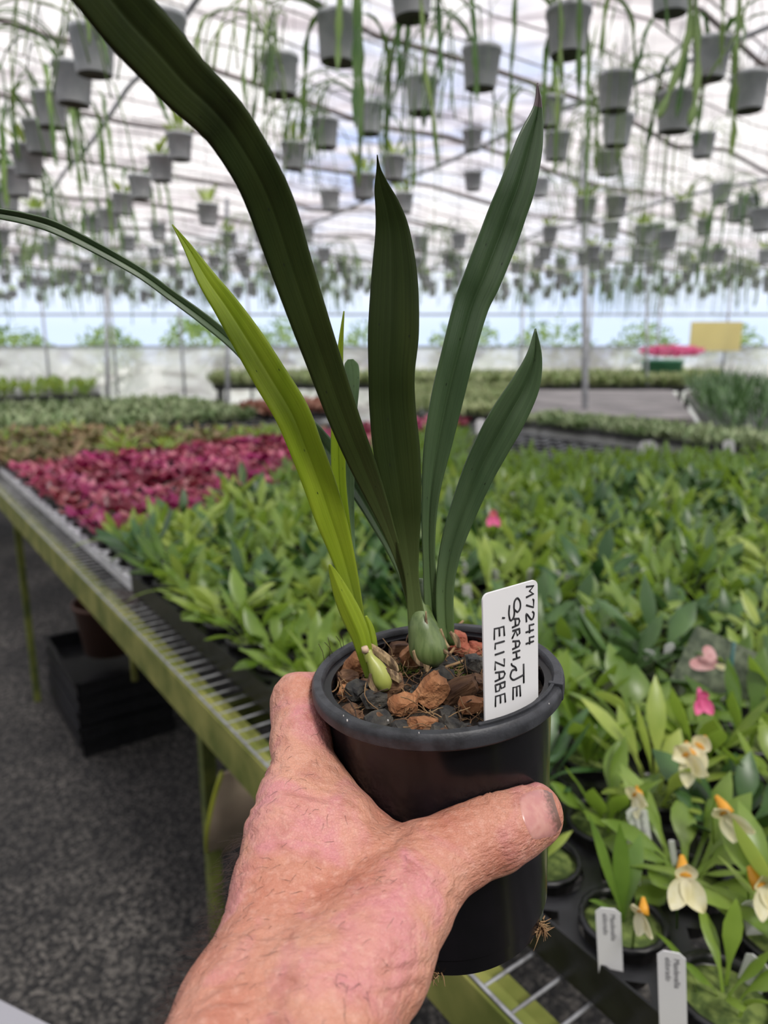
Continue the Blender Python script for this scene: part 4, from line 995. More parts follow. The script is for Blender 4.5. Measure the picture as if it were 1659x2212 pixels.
def veins(m, dark=0.82, bump=0.25, basecol=None, b0=0.72):
    """fine lengthwise veins and faint tiny spots across a strap leaf, in its own uv"""
    n = M[m].node_tree; p = next(x for x in n.nodes if x.type == 'BSDF_PRINCIPLED')
    u = n.nodes.new('ShaderNodeUVMap'); u.uv_map = 'uv'; mp = n.nodes.new('ShaderNodeMapping'); mp.inputs['Scale'].default_value = (26, 0.7, 1)
    no = n.nodes.new('ShaderNodeTexNoise'); no.inputs['Scale'].default_value = 1.0; no.inputs['Detail'].default_value = 3
    n.links.new(u.outputs[0], mp.inputs[0]); n.links.new(mp.outputs[0], no.inputs['Vector'])
    mr = n.nodes.new('ShaderNodeMapRange'); mr.inputs['From Min'].default_value = 0.3; mr.inputs['From Max'].default_value = 0.7; mr.inputs['To Min'].default_value = dark; mr.inputs['To Max'].default_value = 2-dark
    n.links.new(no.outputs['Fac'], mr.inputs['Value'])
    src = p.inputs['Base Color'].links[0].from_socket if p.inputs['Base Color'].links else None
    hs = n.nodes.new('ShaderNodeHueSaturation'); n.links.new(mr.outputs[0], hs.inputs['Value'])
    if src: n.links.new(src, hs.inputs['Color'])
    # dark specks
    vo = n.nodes.new('ShaderNodeTexVoronoi'); vo.inputs['Scale'].default_value = 1.0; mp2 = n.nodes.new('ShaderNodeMapping'); mp2.inputs['Scale'].default_value = (3.2, 9, 1)
    n.links.new(u.outputs[0], mp2.inputs[0]); n.links.new(mp2.outputs[0], vo.inputs['Vector'])
    cr = n.nodes.new('ShaderNodeMapRange'); cr.inputs['From Min'].default_value = 0.045; cr.inputs['From Max'].default_value = 0.065
    n.links.new(vo.outputs['Distance'], cr.inputs['Value'])
    mx = n.nodes.new('ShaderNodeMix'); mx.data_type = 'RGBA'; mx.inputs[6].default_value = (0.015, 0.02, 0.01, 1)
    pre = hs.outputs[0]
    if basecol:
        ua = n.nodes.new('ShaderNodeUVMap'); ua.uv_map = 'along'; sx_ = n.nodes.new('ShaderNodeSeparateXYZ'); n.links.new(ua.outputs[0], sx_.inputs[0])
        ma = n.nodes.new('ShaderNodeMapRange'); ma.inputs['From Min'].default_value = b0; ma.inputs['From Max'].default_value = 1.0; n.links.new(sx_.outputs[0], ma.inputs['Value'])
        mb_ = n.nodes.new('ShaderNodeMix'); mb_.data_type = 'RGBA'; n.links.new(ma.outputs[0], mb_.inputs[0]); n.links.new(pre, mb_.inputs[6]); mb_.inputs[7].default_value = (*basecol, 1); pre = mb_.outputs[2]
    n.links.new(cr.outputs[0], mx.inputs[0]); n.links.new(pre, mx.inputs[7]); n.links.new(mx.outputs[2], p.inputs['Base Color'])
    b = n.nodes.new('ShaderNodeBump'); b.inputs['Strength'].default_value = bump; b.inputs['Distance'].default_value = 0.0005
    n.links.new(no.outputs['Fac'], b.inputs['Height']); n.links.new(b.outputs[0], p.inputs['Normal'])
veins('oleaf', basecol=(0.13, 0.18, 0.06)); veins('bleaf', basecol=(0.13, 0.20, 0.07)); veins('lime', basecol=(0.20, 0.26, 0.05), b0=0.8); veins('gleaf')
# from back to front
strap([(-60,452,10),(0,461,11),(60,473,12),(120,492,13),(205,534,12),(300,588,11),(368,637,11),(440,690,12),(500,740,12),(548,790,12),(615,862,13),(690,950,18),(735,1008,20),(775,1065,18),(810,1125,14),(845,1190,10),(868,1245,7),(884,1300,6),(895,1350,6)],
      'bleaf', [(0,0.30),(0.5,0.345),(1,0.345)], fold=0.5, roll=[(0,-0.2),(0.6,0.3),(1,0.2)], label='long thin leaf arching away to the left')
strap([(757,776,6),(758,786,14),(760,800,16),(762,835,14),(760,880,12),(756,940,12),(755,1050,10),(757,1150,9),(762,1230,8),(772,1310,8),(785,1380,8)], 'gleaf', [(0,0.335),(1,0.338)], fold=0.2, label='pale leaf with a rounded tip')
strap([(743,672,1),(738,720,4),(733,790,8),(731,870,12),(730,960,15),(733,1050,15),(742,1130,14),(753,1210,12),(766,1290,10),(778,1370,9)], 'lime', [(0,0.315),(1,0.334)], fold=0.4)
strap([(372,485,1),(404,532,9),(448,605,21),(490,665,28),(535,735,34),(582,812,37),(630,892,38),(660,965,36),(690,1045,35),(713,1115,33),(733,1175,28),(752,1240,21),(770,1310,14),(783,1380,10)],
      'lime', [(0,0.285),(0.5,0.305),(1,0.331)], fold=0.22, roll=[(0,0.2),(1,-0.15)], label='young bright lime leaf')
strap([(1161,180,1),(1160,232,9),(1140,305,27),(1113,395,37),(1090,455,40),(1070,510,41),(1035,600,40),(1011,660,37),(984,760,35),(960,860,34),(941,960,29),(929,1050,20),(924,1130,15),(925,1220,13),(930,1300,16),(940,1360,20),(950,1400,18)],
      'bleaf', [(0,0.285),(0.5,0.305),(1,0.339)], fold=0.62, roll=[(0,0.35),(1,0.25)], tipmat='tip', mid=0.18, label='tall right leaf with a purplish tip')
strap([(1157,710,1),(1150,770,17),(1128,830,31),(1088,900,38),(1058,955,37),(1030,1012,34),(1005,1075,30),(982,1140,26),(966,1200,22),(957,1270,19),(958,1340,18),(965,1395,14)],
      'bleaf', [(0,0.30),(1,0.336)], fold=0.6, roll=0.38, mid=0.2, label='short right leaf with a sharp tip')
strap([(60,-230,60),(140,-110,63),(215,-30,67),(278,45,68),(340,112,66),(400,180,61),(455,232,57),(498,282,54),(552,370,51),(590,455,51),(626,565,47),(668,690,42),(703,790,38),(742,900,34),(782,1000,29),(815,1080,21),(842,1150,13),(866,1220,9),(884,1290,8),(896,1350,8)],
      'oleaf', [(0,0.185),(0.2,0.215),(0.5,0.26),(0.75,0.30),(1,0.338)], fold=0.10, roll=[(0,0.25),(0.5,0.0),(1,-0.2)], label='largest dark leaf reaching out over the top left')
strap([(815,335,1),(818,365,5),(825,405,17),(838,450,28),(848,505,38),(852,600,50),(850,716,55),(846,806,50),(848,882,50),(858,982,50),(872,1098,38),(882,1180,24),(890,1250,15),(898,1320,18),(908,1385,26)],
      'oleaf', [(0,0.275),(0.5,0.300),(1,0.330)], fold=0.07, roll=0.0, mid=-0.1, label='broad dark upright leaf with a narrow pointed tip')
strap([(712,1219,2),(720,1240,9),(738,1285,18),(758,1330,22),(777,1375,20),(790,1425,15),(800,1465,10)], 'lime', [(0,0.312),(1,0.318)], fold=-0.45, roll=-0.2, name='leaf_sheath')
strap([(790,1330,2),(798,1352,7),(803,1375,9),(808,1400,8)], 'lime', [(0,0.322),(1,0.322)], fold=-0.5, name='leaf_sheath')
# pseudobulbs
def bulb(pts, d, m, name, label=None):
    mb = MB(); P = catmull([(x, y, r) for x, y, r in pts], 5)
    mb.tube([PMI @ Wp(p[0], p[1], d if not callable(d) else d(p[1])) for p in P], [p[2]*0.32/F for p in P], 20)
    o = mb.build(name, M[m], held)
    if label: o['label'] = label
    return o
M['bulb'] = mat('green pseudobulb', (0.065, 0.105, 0.028), (0.125, 0.175, 0.06), 260, 0.38, 0.4, 500, stretch=(1, 1, 0.07), bdist=0.0004)
M['bulb2'] = mat('yellow green pseudobulb', (0.22, 0.27, 0.04), (0.36, 0.38, 0.10), 90, 0.4, 0.3, 300, stretch=(1, 1, 0.15), bdist=0.0004)
bulb([(905,1250,10),(905,1290,20),(909,1335,29),(918,1372,38),(926,1403,43),(930,1426,34),(932,1440,16)], lambda y: 0.336 - 0.008*min(1, max(0, (y-1262)/90)), 'bulb', 'pseudobulb')
bulb([(795,1405,7),(800,1420,10),(812,1440,17),(822,1460,21),(828,1475,20),(832,1490,12)], 0.314, 'bulb2', 'pseudobulb', 'yellow-green bulb with a cut stub')
mb = MB(); mb.tube([PMI @ Wp(787, 1397, 0.313), PMI @ Wp(790, 1408, 0.3135)], [0.0014, 0.0017], 12); mb.build('cut_stub', mat('cut pale stub', (0.55,0.40,0.28), rough=0.8), held)
bulb([(786,1398,6),(794,1412,9),(800,1428,10)], 0.3145, 'bulb2', 'stub_sheath')
for i, (pl, d) in enumerate(((((782,1388,4),(800,1398,8),(825,1415,10),(848,1435,9),(858,1452,5)), 0.318), (((820,1445,3),(838,1452,8),(855,1462,9),(866,1474,4)), 0.312), (((800,1455,2),(800,1475,6),(812,1495,5)), 0.311),
                             (((893,1405,3),(905,1425,10),(920,1436,8),(922,1452,3)), 0.322), (((920,1320,1),(922,1350,3),(938,1385,3),(958,1405,4),(975,1415,2)), 0.322), (((952,1358,2),(960,1385,4),(970,1400,3)), 0.325), (((972,1365,3),(985,1380,7),(992,1400,4)), 0.33))):
    strap(list(pl), 'sheath', [(0, d), (1, d)], fold=-0.4, name='papery_sheath', thick=0.0004)
# crumbs of mix escaping the base
mb = MB()
for k in range(90):
    px, py = random.choice(((random.uniform(918, 968), random.uniform(2092, 2108)), (random.uniform(1128, 1186), random.uniform(2025, 2058))))
    p = PMI @ Wp(px, py, 0.33 if px < 1000 else 0.328)
    rad = math.hypot(p.x, p.y); ang = math.atan2(p.y, p.x); rad = RB - random.uniform(-0.0008, 0.001); p = Vector((rad*math.cos(ang), rad*math.sin(ang), -PH + random.uniform(-0.0015, 0.004)))
    d = Vector((random.gauss(0,1), random.gauss(0,1), random.gauss(-.2,.5))).normalized()
    mb.tube([p, p+d*0.002, p+d*0.0045+Vector((random.gauss(0,.0015),)*3)], [0.0005, 0.0003, 0.00012], 4)
mb.build('drainage_roots', M['fibre'], held)

# ================================================================ handwritten label in the held pot
bl = onpot(1046, 1531, 0.001); br = onpot(1163, 1484, 0.001)
# keep it inside the rim
tl = Wp(1041, 1284, dep(bl) - 0.0085); trr = Wp(1160, 1250, dep(br) - 0.0085)
ux = (trr - tl); wl = ux.length; ux.normalize(); dn = (bl - tl); hl_ = dn.length; nz_ = ux.cross(dn).normalized()
if nz_.dot(CAM - tl) < 0: nz_ = -nz_
dnn = dn.normalized()
lab = empty('plant_label', tl, 'white plant label with handwritten M7244 standing in the held pot', 'label')
TM = Matrix(((ux.x, dnn.x, nz_.x, tl.x), (ux.y, dnn.y, nz_.y, tl.y), (ux.z, dnn.z, nz_.z, tl.z), (0,0,0,1)))
TMI = TM.inverted(); lab.matrix_world = Matrix.Translation(bl); LI = lab.matrix_world.inverted()
def tp(x, y, z=0): return LI @ (TM @ Vector((x, y, z)))
mb = MB(); rr_ = wl*0.10; H2 = hl_ + 0.012; pr = []
for cx, cy, a0 in ((rr_, rr_, 180), (wl-rr_, rr_, 270)):
    for k in range(7):
        a = R(a0 + 90*k/6); pr.append((cx+rr_*math.cos(a), cy+rr_*math.sin(a)))
pr += [(wl, H2*0.92), (wl*0.5, H2), (0, H2)]
n = len(pr); t = 0.00045
mb.add([tp(x, y, t) for x, y in pr] + [tp(x, y, -t) for x, y in pr], [tuple(range(n)), tuple(range(2*n-1, n-1, -1))] + [(k, k+n, (k+1)%n+n, (k+1)%n) for k in range(n)])
bevel(mb.build('stake', M['white'], lab, smooth=False), 0.00015)
# handwriting: glyph strokes in a unit box, written down the label
G = {'M': [[(0,0),(0.12,1),(0.5,0.45),(0.85,1),(1,0.0)]], '7': [[(0,0.85),(0.1,1),(0.95,0.95),(0.45,0)]],
     '2': [[(0.05,0.8),(0.3,1),(0.8,0.9),(0.85,0.6),(0.1,0.02),(1,0.02)]], '4': [[(0.15,1),(0.1,0.4),(0.95,0.42)], [(0.75,0.95),(0.75,-0.1)]],
     'S': [[(0.75,0.35),(0.95,0.75),(0.75,1.1),(0.35,1.1),(0.05,0.75),(0.2,0.35),(0.55,0.25),(0.9,0.3),(1.25,0.15),(1.35,-0.25),(0.9,-0.45),(0.35,-0.35)]],
     'A': [[(0,0),(0.2,0.9),(0.5,1.0),(0.85,0.85),(0.95,-0.05)], [(0.15,0.42),(0.9,0.42)]], 'R': [[(0.05,0),(0.05,1)], [(0.0,0.95),(0.6,1.0),(0.8,0.7),(0.1,0.45),(0.95,-0.05)]],
     'H': [[(0.1,0),(0.1,1)], [(0.85,0),(0.85,1)], [(0.1,0.5),(0.85,0.55)]], '-': [[(-0.1,-0.2),(0.2,-0.1),(0.6,0.35),(1.1,0.5)]], 'J': [[(-0.55,1.5),(1.3,1.5)], [(0.5,1.5),(0.62,0.5),(0.6,0.0),(0.2,-0.35),(-0.3,-0.1),(-0.3,0.4)]],
     'E': [[(0.9,1),(0.1,0.95),(0.05,0.0),(0.95,-0.02)], [(0.1,0.5),(0.8,0.5)]], "'": [[(0.2,1.05),(0.05,0.8)]], 'L': [[(0.1,1),(0.05,0.05),(0.7,0.05)]], 'I': [[(0.1,0.95),(0.1,0.0)]],
     'Z': [[(0.1,0.95),(0.9,0.95),(0.1,0.02),(1,0.0)]], 'B': [[(0.1,0),(0.1,1)], [(0.05,0.98),(0.65,0.95),(0.7,0.6),(0.15,0.5),(0.85,0.4),(0.85,0.05),(0.05,0.0)]]}
sx = wl/327.0; sy = hl_/690.0                     # units measured on the enlarged photo: tag 327 wide, 690 tall
def write(word, base, cap, y0, adv, gap=0.28, xslant=0.0):
    mb = MB(); y = y0
    for ch, a in zip(word, adv):
        for st in G[ch]:
            if len(st) > 2: cc = catmull([(u, v, 0) for u, v in st], 4) if ch in 'S2-J' else [(u, v, 0) for u, v in st]
            else: cc = [(u, v, 0) for u, v in st]
            pts = []
            for q in cc:
                X = base + (cap-base)*q[1]; Y = y + q[0]*a*(1-gap) + (X-base)*xslant
                pts.append(tp(X*sx, Y*sy, t + 0.00004))
            mb.tube(pts, 0.00040, 6)
        y += a
    mb.build('handwriting', M['ink'], lab)
write('M7244', 253, 300, 26, [88, 72, 76, 78, 66], 0.26)
write('SARAH-JE', 168, 212, 75, [120, 72, 66, 66, 72, 62, 84, 110], 0.22)
write("'ELIZABE", 62, 120, 168, [50, 92, 66, 40, 72, 72, 72, 90], 0.22)

# ================================================================ the hand
print('hand...')
def surface_nets(S, org, h):
    nx, ny, nz2 = S.shape; ins = S < 0
    c = [ins[i:nx-1+i, j:ny-1+j, k:nz2-1+k] for i in (0,1) for j in (0,1) for k in (0,1)]
    allin = np.logical_and.reduce(c); anyin = np.logical_or.reduce(c); act = anyin & ~allin
    idx = np.full(act.shape, -1, np.int64); ii = np.argwhere(act); idx[act] = np.arange(len(ii))
    acc = np.zeros((len(ii), 3)); cnt = np.zeros(len(ii))
    corners = [(i, j, k) for i in (0,1) for j in (0,1) for k in (0,1)]
    for a in range(8):
        for b in range(a+1, 8):
            A, Bc = corners[a], corners[b]
            if sum(abs(A[q]-Bc[q]) for q in range(3)) != 1: continue
            va = S[ii[:,0]+A[0], ii[:,1]+A[1], ii[:,2]+A[2]]; vb = S[ii[:,0]+Bc[0], ii[:,1]+Bc[1], ii[:,2]+Bc[2]]
            m = (va < 0) != (vb < 0); tt = np.where(m, va/np.where(m, va-vb, 1), 0)
            p = np.array(A)[None]*(1-tt[:,None]) + np.array(Bc)[None]*tt[:,None]; acc += p*m[:,None]; cnt += m
    V = (ii + acc/cnt[:,None])*h + org
    faces = []
    for ax in range(3):
        sl0 = [slice(None)]*3; sl1 = [slice(None)]*3; sl0[ax] = slice(0, -1); sl1[ax] = slice(1, None)
        a = ins[tuple(sl0)]; b = ins[tuple(sl1)]; e = np.argwhere(a != b); o1, o2 = [q for q in range(3) if q != ax]
        ok = (e[:,o1] > 0) & (e[:,o2] > 0) & (e[:,o1] < S.shape[o1]-1) & (e[:,o2] < S.shape[o2]-1); e = e[ok]
        inn = a[e[:,0], e[:,1], e[:,2]]
        def cell(d1_, d2_):
            q = e.copy(); q[:,o1] -= d1_; q[:,o2] -= d2_; return idx[q[:,0], q[:,1], q[:,2]]
        q = np.stack([cell(1,1), cell(0,1), cell(0,0), cell(1,0)], 1)
        flip = inn if ax != 1 else ~inn
        q[~flip] = q[~flip][:, ::-1]; faces.append(q)
    return V, np.concatenate(faces)
# work in camera-aligned metres: X right, Y up, Z away
def cc(px, py, d): return np.array([(px-829.5)/F*d, -(py-1106)/F*d, d])
Mc = np.array([[RGT.x, UPV.x, FWD.x], [RGT.y, UPV.y, FWD.y], [RGT.z, UPV.z, FWD.z]])
def w2c(v): return Mc.T @ (np.array(v) - np.array(CAM))
chains = []           # (points, radii, blend)
def ch(pts, k=0.006): chains.append(([cc(x, y, d) for x, y, d, r in pts], [r*d/F for x, y, d, r in pts], k))
# index metacarpal and first phalanx
ch([(478,2290,0.205,130),(530,2190,0.225,135),(585,2050,0.245,122),(612,1920,0.262,112),(632,1800,0.278,100),(645,1720,0.292,86)], 0.006)
ch([(645,1720,0.292,84),(652,1660,0.301,68),(650,1600,0.312,66),(647,1514,0.331,60)], 0.005)
# thumb
ch([(800,2065,0.238,128),(862,1960,0.252,112),(930,1872,0.268,92),(1000,1828,0.275,82),(1066,1796,0.281,84),(1110,1775,0.287,76),(1146,1760,0.292,70)], 0.006)
# thenar, wrist and forearm
ch([(690,2230,0.212,140),(760,2120,0.228,132),(800,2050,0.238,122)], 0.008)
ch([(700,1930,0.265,115),(690,2060,0.25,130),(640,2180,0.226,150)], 0.010)
ch([(735,1800,0.277,80),(770,1860,0.272,85)], 0.010)
ch([(820,1900,0.268,78),(880,1900,0.268,80)], 0.010)
ch([(690,1700,0.296,52),(745,1780,0.288,60),(830,1840,0.283,55)], 0.010)
fa = [cc(590,2200,0.222), cc(655,2200,0.222)]
for q, r0 in ((cc(535,2210,0.222), 0.0200), (cc(685,2210,0.218), 0.0192)):
    tgt = np.array([q[0]*1.0+0.000, -0.27, 0.02]); chains.append(([q, q*0.5+tgt*0.5, tgt], [r0, r0+0.004, r0+0.009], 0.012))
# other three fingers behind the pot: each wraps round at its own height
def potpt(az_deg, rad, zl):
    a = R(az_deg); return w2c(PM @ Vector((rad*math.cos(a), rad*math.sin(a), zl)))
def rad_at(zl): return RT + (RB-RT)*(-zl/PH)
rI = 0.0102
mI = w2c(Wp(647,1514,0.331)); lI = PMI @ Wp(647,1514,0.331)
chains.append(([mI, potpt(150, rad_at(-0.02)+0.0095, -0.021), potpt(128, rad_at(-0.022)+0.009, -0.022), potpt(104, rad_at(-0.024)+0.0078, -0.025), potpt(84, rad_at(-0.026)+0.007, -0.027)], [0.0118, 0.0105, 0.0098, 0.0088, 0.0075], 0.004))
for (z0, dz, r0, a_end) in ((-0.043, -0.001, 0.0108, 76), (-0.0645, 0.0, 0.0102, 84), (-0.084, 0.002, 0.0088, 104)):
    kn = potpt(226, rad_at(z0)+0.0165, z0-0.004); pip = potpt(182, rad_at(z0)+0.0125, z0+0.001)
    dip = potpt(145, rad_at(z0)+0.0095, z0+dz); tip = potpt(a_end+22, rad_at(z0)+0.0085, z0+2*dz); tip2 = potpt(a_end, rad_at(z0)+0.0072, z0+2.5*dz)
    chains.append(([kn, potpt(204, rad_at(z0)+0.0135, z0-0.001), pip, potpt(164, rad_at(z0)+0.0108, z0+dz), dip, tip, tip2], [r0*1.2, r0*1.08, r0*1.06, r0, r0*0.96, r0*0.9, r0*0.76], 0.003))
    wr = cc(640, 2080, 0.262); chains.append(([wr, kn], [0.0165, 0.0135], 0.010))
allp = np.concatenate([np.array(c[0]) for c in chains]); h = 0.00125
lo = np.array([-0.085, -0.285, 0.0]); hi_ = np.array([0.082, -0.058, 0.395])
dims = np.ceil((hi_-lo)/h).astype(int)
gx = (lo[0]+np.arange(dims[0])*h).astype(np.float32); gy = (lo[1]+np.arange(dims[1])*h).astype(np.float32); gz = (lo[2]+np.arange(dims[2])*h).astype(np.float32)
S = np.full(dims, 0.02, np.float32)
def clampi(v, ax): return int(np.clip((v-lo[ax])/h, 0, dims[ax]))
for P, rs, k in chains:
    P = np.array(P); m_ = max(rs)+0.022
    a0 = [clampi(P[:,q].min()-m_, q) for q in range(3)]; a1 = [clampi(P[:,q].max()+m_, q) for q in range(3)]
    sl_ = tuple(slice(a0[q], a1[q]) for q in range(3))
    X = gx[sl_[0]][:,None,None]; Y = gy[sl_[1]][None,:,None]; Z = gz[sl_[2]][None,None,:]
    D = None
    for i in range(len(P)-1):
        a, b = P[i].astype(np.float32), P[i+1].astype(np.float32); ab_ = b-a; L2 = float(ab_@ab_)
        tt = np.clip(((X-a[0])*ab_[0] + (Y-a[1])*ab_[1] + (Z-a[2])*ab_[2])/L2, 0, 1)
        d = np.sqrt((X-a[0]-tt*ab_[0])**2 + (Y-a[1]-tt*ab_[1])**2 + (Z-a[2]-tt*ab_[2])**2) - (rs[i]+(rs[i+1]-rs[i])*tt)
        if D is None: D = d
        else:
            kk = 0.003; hh = np.clip(0.5+0.5*(d-D)/kk, 0, 1); D = d*(1-hh)+D*hh - kk*hh*(1-hh)
    s0 = S[sl_]; hh = np.clip(0.5+0.5*(D-s0)/k, 0, 1); S[sl_] = D*(1-hh)+s0*hh - k*hh*(1-hh)
# the flesh stops where the pot begins
px_, py_, pz_, pc = (Mc.T @ np.array(PX)), (Mc.T @ np.array(PY)), (Mc.T @ np.array(PUP)), w2c(RC)
X = gx[:,None,None]-pc[0]; Y = gy[None,:,None]-pc[1]; Z = gz[None,None,:]-pc[2]
lx = X*px_[0]+Y*px_[1]+Z*px_[2]; ly = X*py_[0]+Y*py_[1]+Z*py_[2]; lz = X*pz_[0]+Y*pz_[1]+Z*pz_[2]
rho = np.sqrt(lx*lx+ly*ly); Rz = np.where(lz > -0.0080, RR+0.0001, RT+(RB-RT)*np.clip(-lz/PH, 0, 1)).astype(np.float32)
dp = np.maximum(rho-Rz-0.0003, np.maximum(-PH-lz, lz-0.01))
S = np.maximum(S, -dp*1.0)
del lx, ly, lz, rho, Rz, X, Y, Z
V, Fc = surface_nets(S, lo, h)
def sampleS(p):
    q = (np.asarray(p)-lo)/h; i = np.floor(q).astype(int); f = q-i
    if (i < 0).any() or (i >= dims-1).any(): return 0.02
    c = S[i[0]:i[0]+2, i[1]:i[1]+2, i[2]:i[2]+2]
    c = c[0]*(1-f[0])+c[1]*f[0]; c = c[0]*(1-f[1])+c[1]*f[1]; return float(c[0]*(1-f[2])+c[1]*f[2])
def hit(px, py, z0=0.12):
    r = cc(px, py, 1.0); z = z0
    for _ in range(400):
        s = sampleS(r*z)
        if s < 0: break
        z += max(0.0003, s*0.6)
    return r*z
# smooth, then press the skin creases in
me = bpy.data.meshes.new('person'); me.from_pydata(V.tolist(), [], Fc.tolist()); me.update()
E_ = np.array([e.vertices[:] for e in me.edges]) if False else None
ne = len(me.edges); ed = np.empty(ne*2, np.int32); me.edges.foreach_get('vertices', ed); ed = ed.reshape(-1, 2)
deg = np.bincount(ed.ravel(), minlength=len(V)).astype(float)
for it in range(5):
    acc = np.zeros_like(V)
    for q in range(3): acc[:,q] = np.bincount(ed[:,0], V[ed[:,1],q], len(V)) + np.bincount(ed[:,1], V[ed[:,0],q], len(V))
    V = V*0.5 + 0.5*acc/np.maximum(deg, 1)[:,None]
me.vertices.foreach_set('co', V.ravel()); me.update()
nr = np.empty(len(V)*3, np.float32); me.vertex_normals.foreach_get('vector', nr); nr = nr.reshape(-1, 3)
face_cam = -(nr*V/np.linalg.norm(V, axis=1, keepdims=True)).sum(1)
if np.median(face_cam[(V[:,2] < 0.27) & (V[:,1] > -0.15)]) < -0.5 or face_cam.mean() < -0.9: pass
U = 829.5+F*V[:,0]/V[:,2].clip(0.05); Vp = 1106-F*V[:,1]/V[:,2].clip(0.05)
ori = np.sign(np.median(face_cam[(U > 560) & (U < 850) & (Vp > 1850) & (Vp < 2150) & (V[:,2] < 0.25)])) or 1.0
print('orientation', ori)
if ori < 0:
    me.flip_normals(); nr = -nr; face_cam = -face_cam
disp = np.zeros(len(V))
def crease(pl, depth, sig):
    global disp
    best = np.full(len(V), 1e9)
    for (x0,y0),(x1,y1) in zip(pl[:-1], pl[1:]):
        dx, dy = x1-x0, y1-y0; tt = np.clip(((U-x0)*dx+(Vp-y0)*dy)/(dx*dx+dy*dy), 0, 1)
        best = np.minimum(best, np.hypot(U-x0-tt*dx, Vp-y0-tt*dy))
    disp -= depth*np.exp(-(best/sig)**2)*(face_cam > -0.2)
crease([(560,1640),(600,1648),(650,1640),(690,1652)], 0.0010, 10)
crease([(555,1665),(610,1670),(660,1664)], 0.0009, 9)
crease([(545,1735),(590,1725),(640,1740)], 0.0009, 9); crease([(535,1765),(585,1752),(625,1765)], 0.0004, 7)
crease([(1040,1722),(1062,1745),(1075,1772)], 0.0007, 6); crease([(1060,1712),(1080,1735),(1090,1765)], 0.0007, 6); crease([(1085,1880),(1092,1855),(1085,1830)], 0.0003, 6)
crease([(745,1655),(760,1700),(800,1745),(870,1790)], -0.0006, 14)
crease([(873,1790),(840,1830),(790,1850)], 0.0009, 12); crease([(880,1795),(885,1850),(900,1880)], 0.0004, 10)
crease([(985,1945),(965,1935),(950,1910)], 0.0010, 10)
crease([(430,2150),(480,2120),(560,2110),(640,2125)], 0.0009, 11); crease([(400,2190),(470,2160),(560,2150)], 0.0008, 10)
crease([(925,2080),(880,2095),(820,2100)], 0.0008, 10); crease([(905,2130),(850,2145),(780,2150)], 0.0008, 10)
rc_ = random.Random(5)
for k in range(46):
    t_ = rc_.random(); x0 = 520+rc_.random()*330 - 110*t_; y0 = 1660+t_*520; L_ = rc_.uniform(40, 120); a_ = rc_.uniform(-0.35, 0.25)
    crease([(x0, y0), (x0+L_*0.5*math.cos(a_), y0+L_*0.5*math.sin(a_)+rc_.uniform(-6, 6)), (x0+L_*math.cos(a_), y0+L_*math.sin(a_))], rc_.uniform(0.0002, 0.00045), rc_.uniform(4, 8))
from mathutils import noise as mn
nd = np.array([mn.noise(Vector((v[0]*60, v[1]*60, v[2]*60)))*0.0008 + mn.noise(Vector((v[0]*170, v[1]*170, v[2]*170)))*0.00035 + mn.noise(Vector((v[0]*90, v[1]*330, v[2]*200)))*0.00022 for v in V]) if len(V) < 400000 else 0
thumbm = np.clip((U-980)/80, 0, 1)*(Vp < 1900); disp += nd*(1-0.75*thumbm)
# keep contact side flush with the pot
Vn = V + nr*disp[:,None]
Wv = (Mc @ Vn.T).T + np.array(CAM)
org = Wp(620, 2000, 0.24)
me.vertices.foreach_set('co', (Wv-np.array(org)).ravel()); me.polygons.foreach_set('use_smooth', [True]*len(me.polygons)); me.update()
print('hand verts', len(V))
sk = mat('skin', (0.46, 0.175, 0.112), (0.57, 0.275, 0.19), 26, 0.42, sss=0.10, detail=5, ramp=(0.36, 0.62), spec=0.5)
n_ = sk.node_tree; p_ = next(x for x in n_.nodes if x.type == 'BSDF_PRINCIPLED'); src = p_.inputs['Base Color'].links[0].from_socket
tcn = n_.nodes.new('ShaderNodeTexCoord')
def nn(scale, det, mp=None, dist=0):
    x = n_.nodes.new('ShaderNodeTexNoise'); x.inputs['Scale'].default_value = scale; x.inputs['Detail'].default_value = det; x.inputs['Distortion'].default_value = dist
    v = tcn.outputs['Object']
    if mp:
        q = n_.nodes.new('ShaderNodeMapping'); q.inputs['Scale'].default_value = mp[0]; q.inputs['Rotation'].default_value = mp[1]; n_.links.new(v, q.inputs[0]); v = q.outputs[0]
    n_.links.new(v, x.inputs['Vector']); return x.outputs['Fac']
def mixc(fac, a, col, lo_, hi2, amt=1.0):
    mr = n_.nodes.new('ShaderNodeMapRange'); mr.inputs['From Min'].default_value = lo_; mr.inputs['From Max'].default_value = hi2; mr.inputs['To Max'].default_value = amt; n_.links.new(fac, mr.inputs['Value'])
    m = n_.nodes.new('ShaderNodeMix'); m.data_type = 'RGBA'; n_.links.new(mr.outputs[0], m.inputs[0]); n_.links.new(a, m.inputs[6]); m.inputs[7].default_value = (*col, 1); return m.outputs[2]
c = mixc(nn(42, 4, None, 0.6), src, (0.56, 0.215, 0.235), 0.50, 0.68, 0.75)
c = mixc(nn(85, 5, None, 0.5), c, (0.36, 0.125, 0.085), 0.54, 0.72, 0.6)
c = mixc(nn(420, 3), c, (0.64, 0.36, 0.28), 0.5, 0.8, 0.6)
n_.links.new(c, p_.inputs['Base Color'])
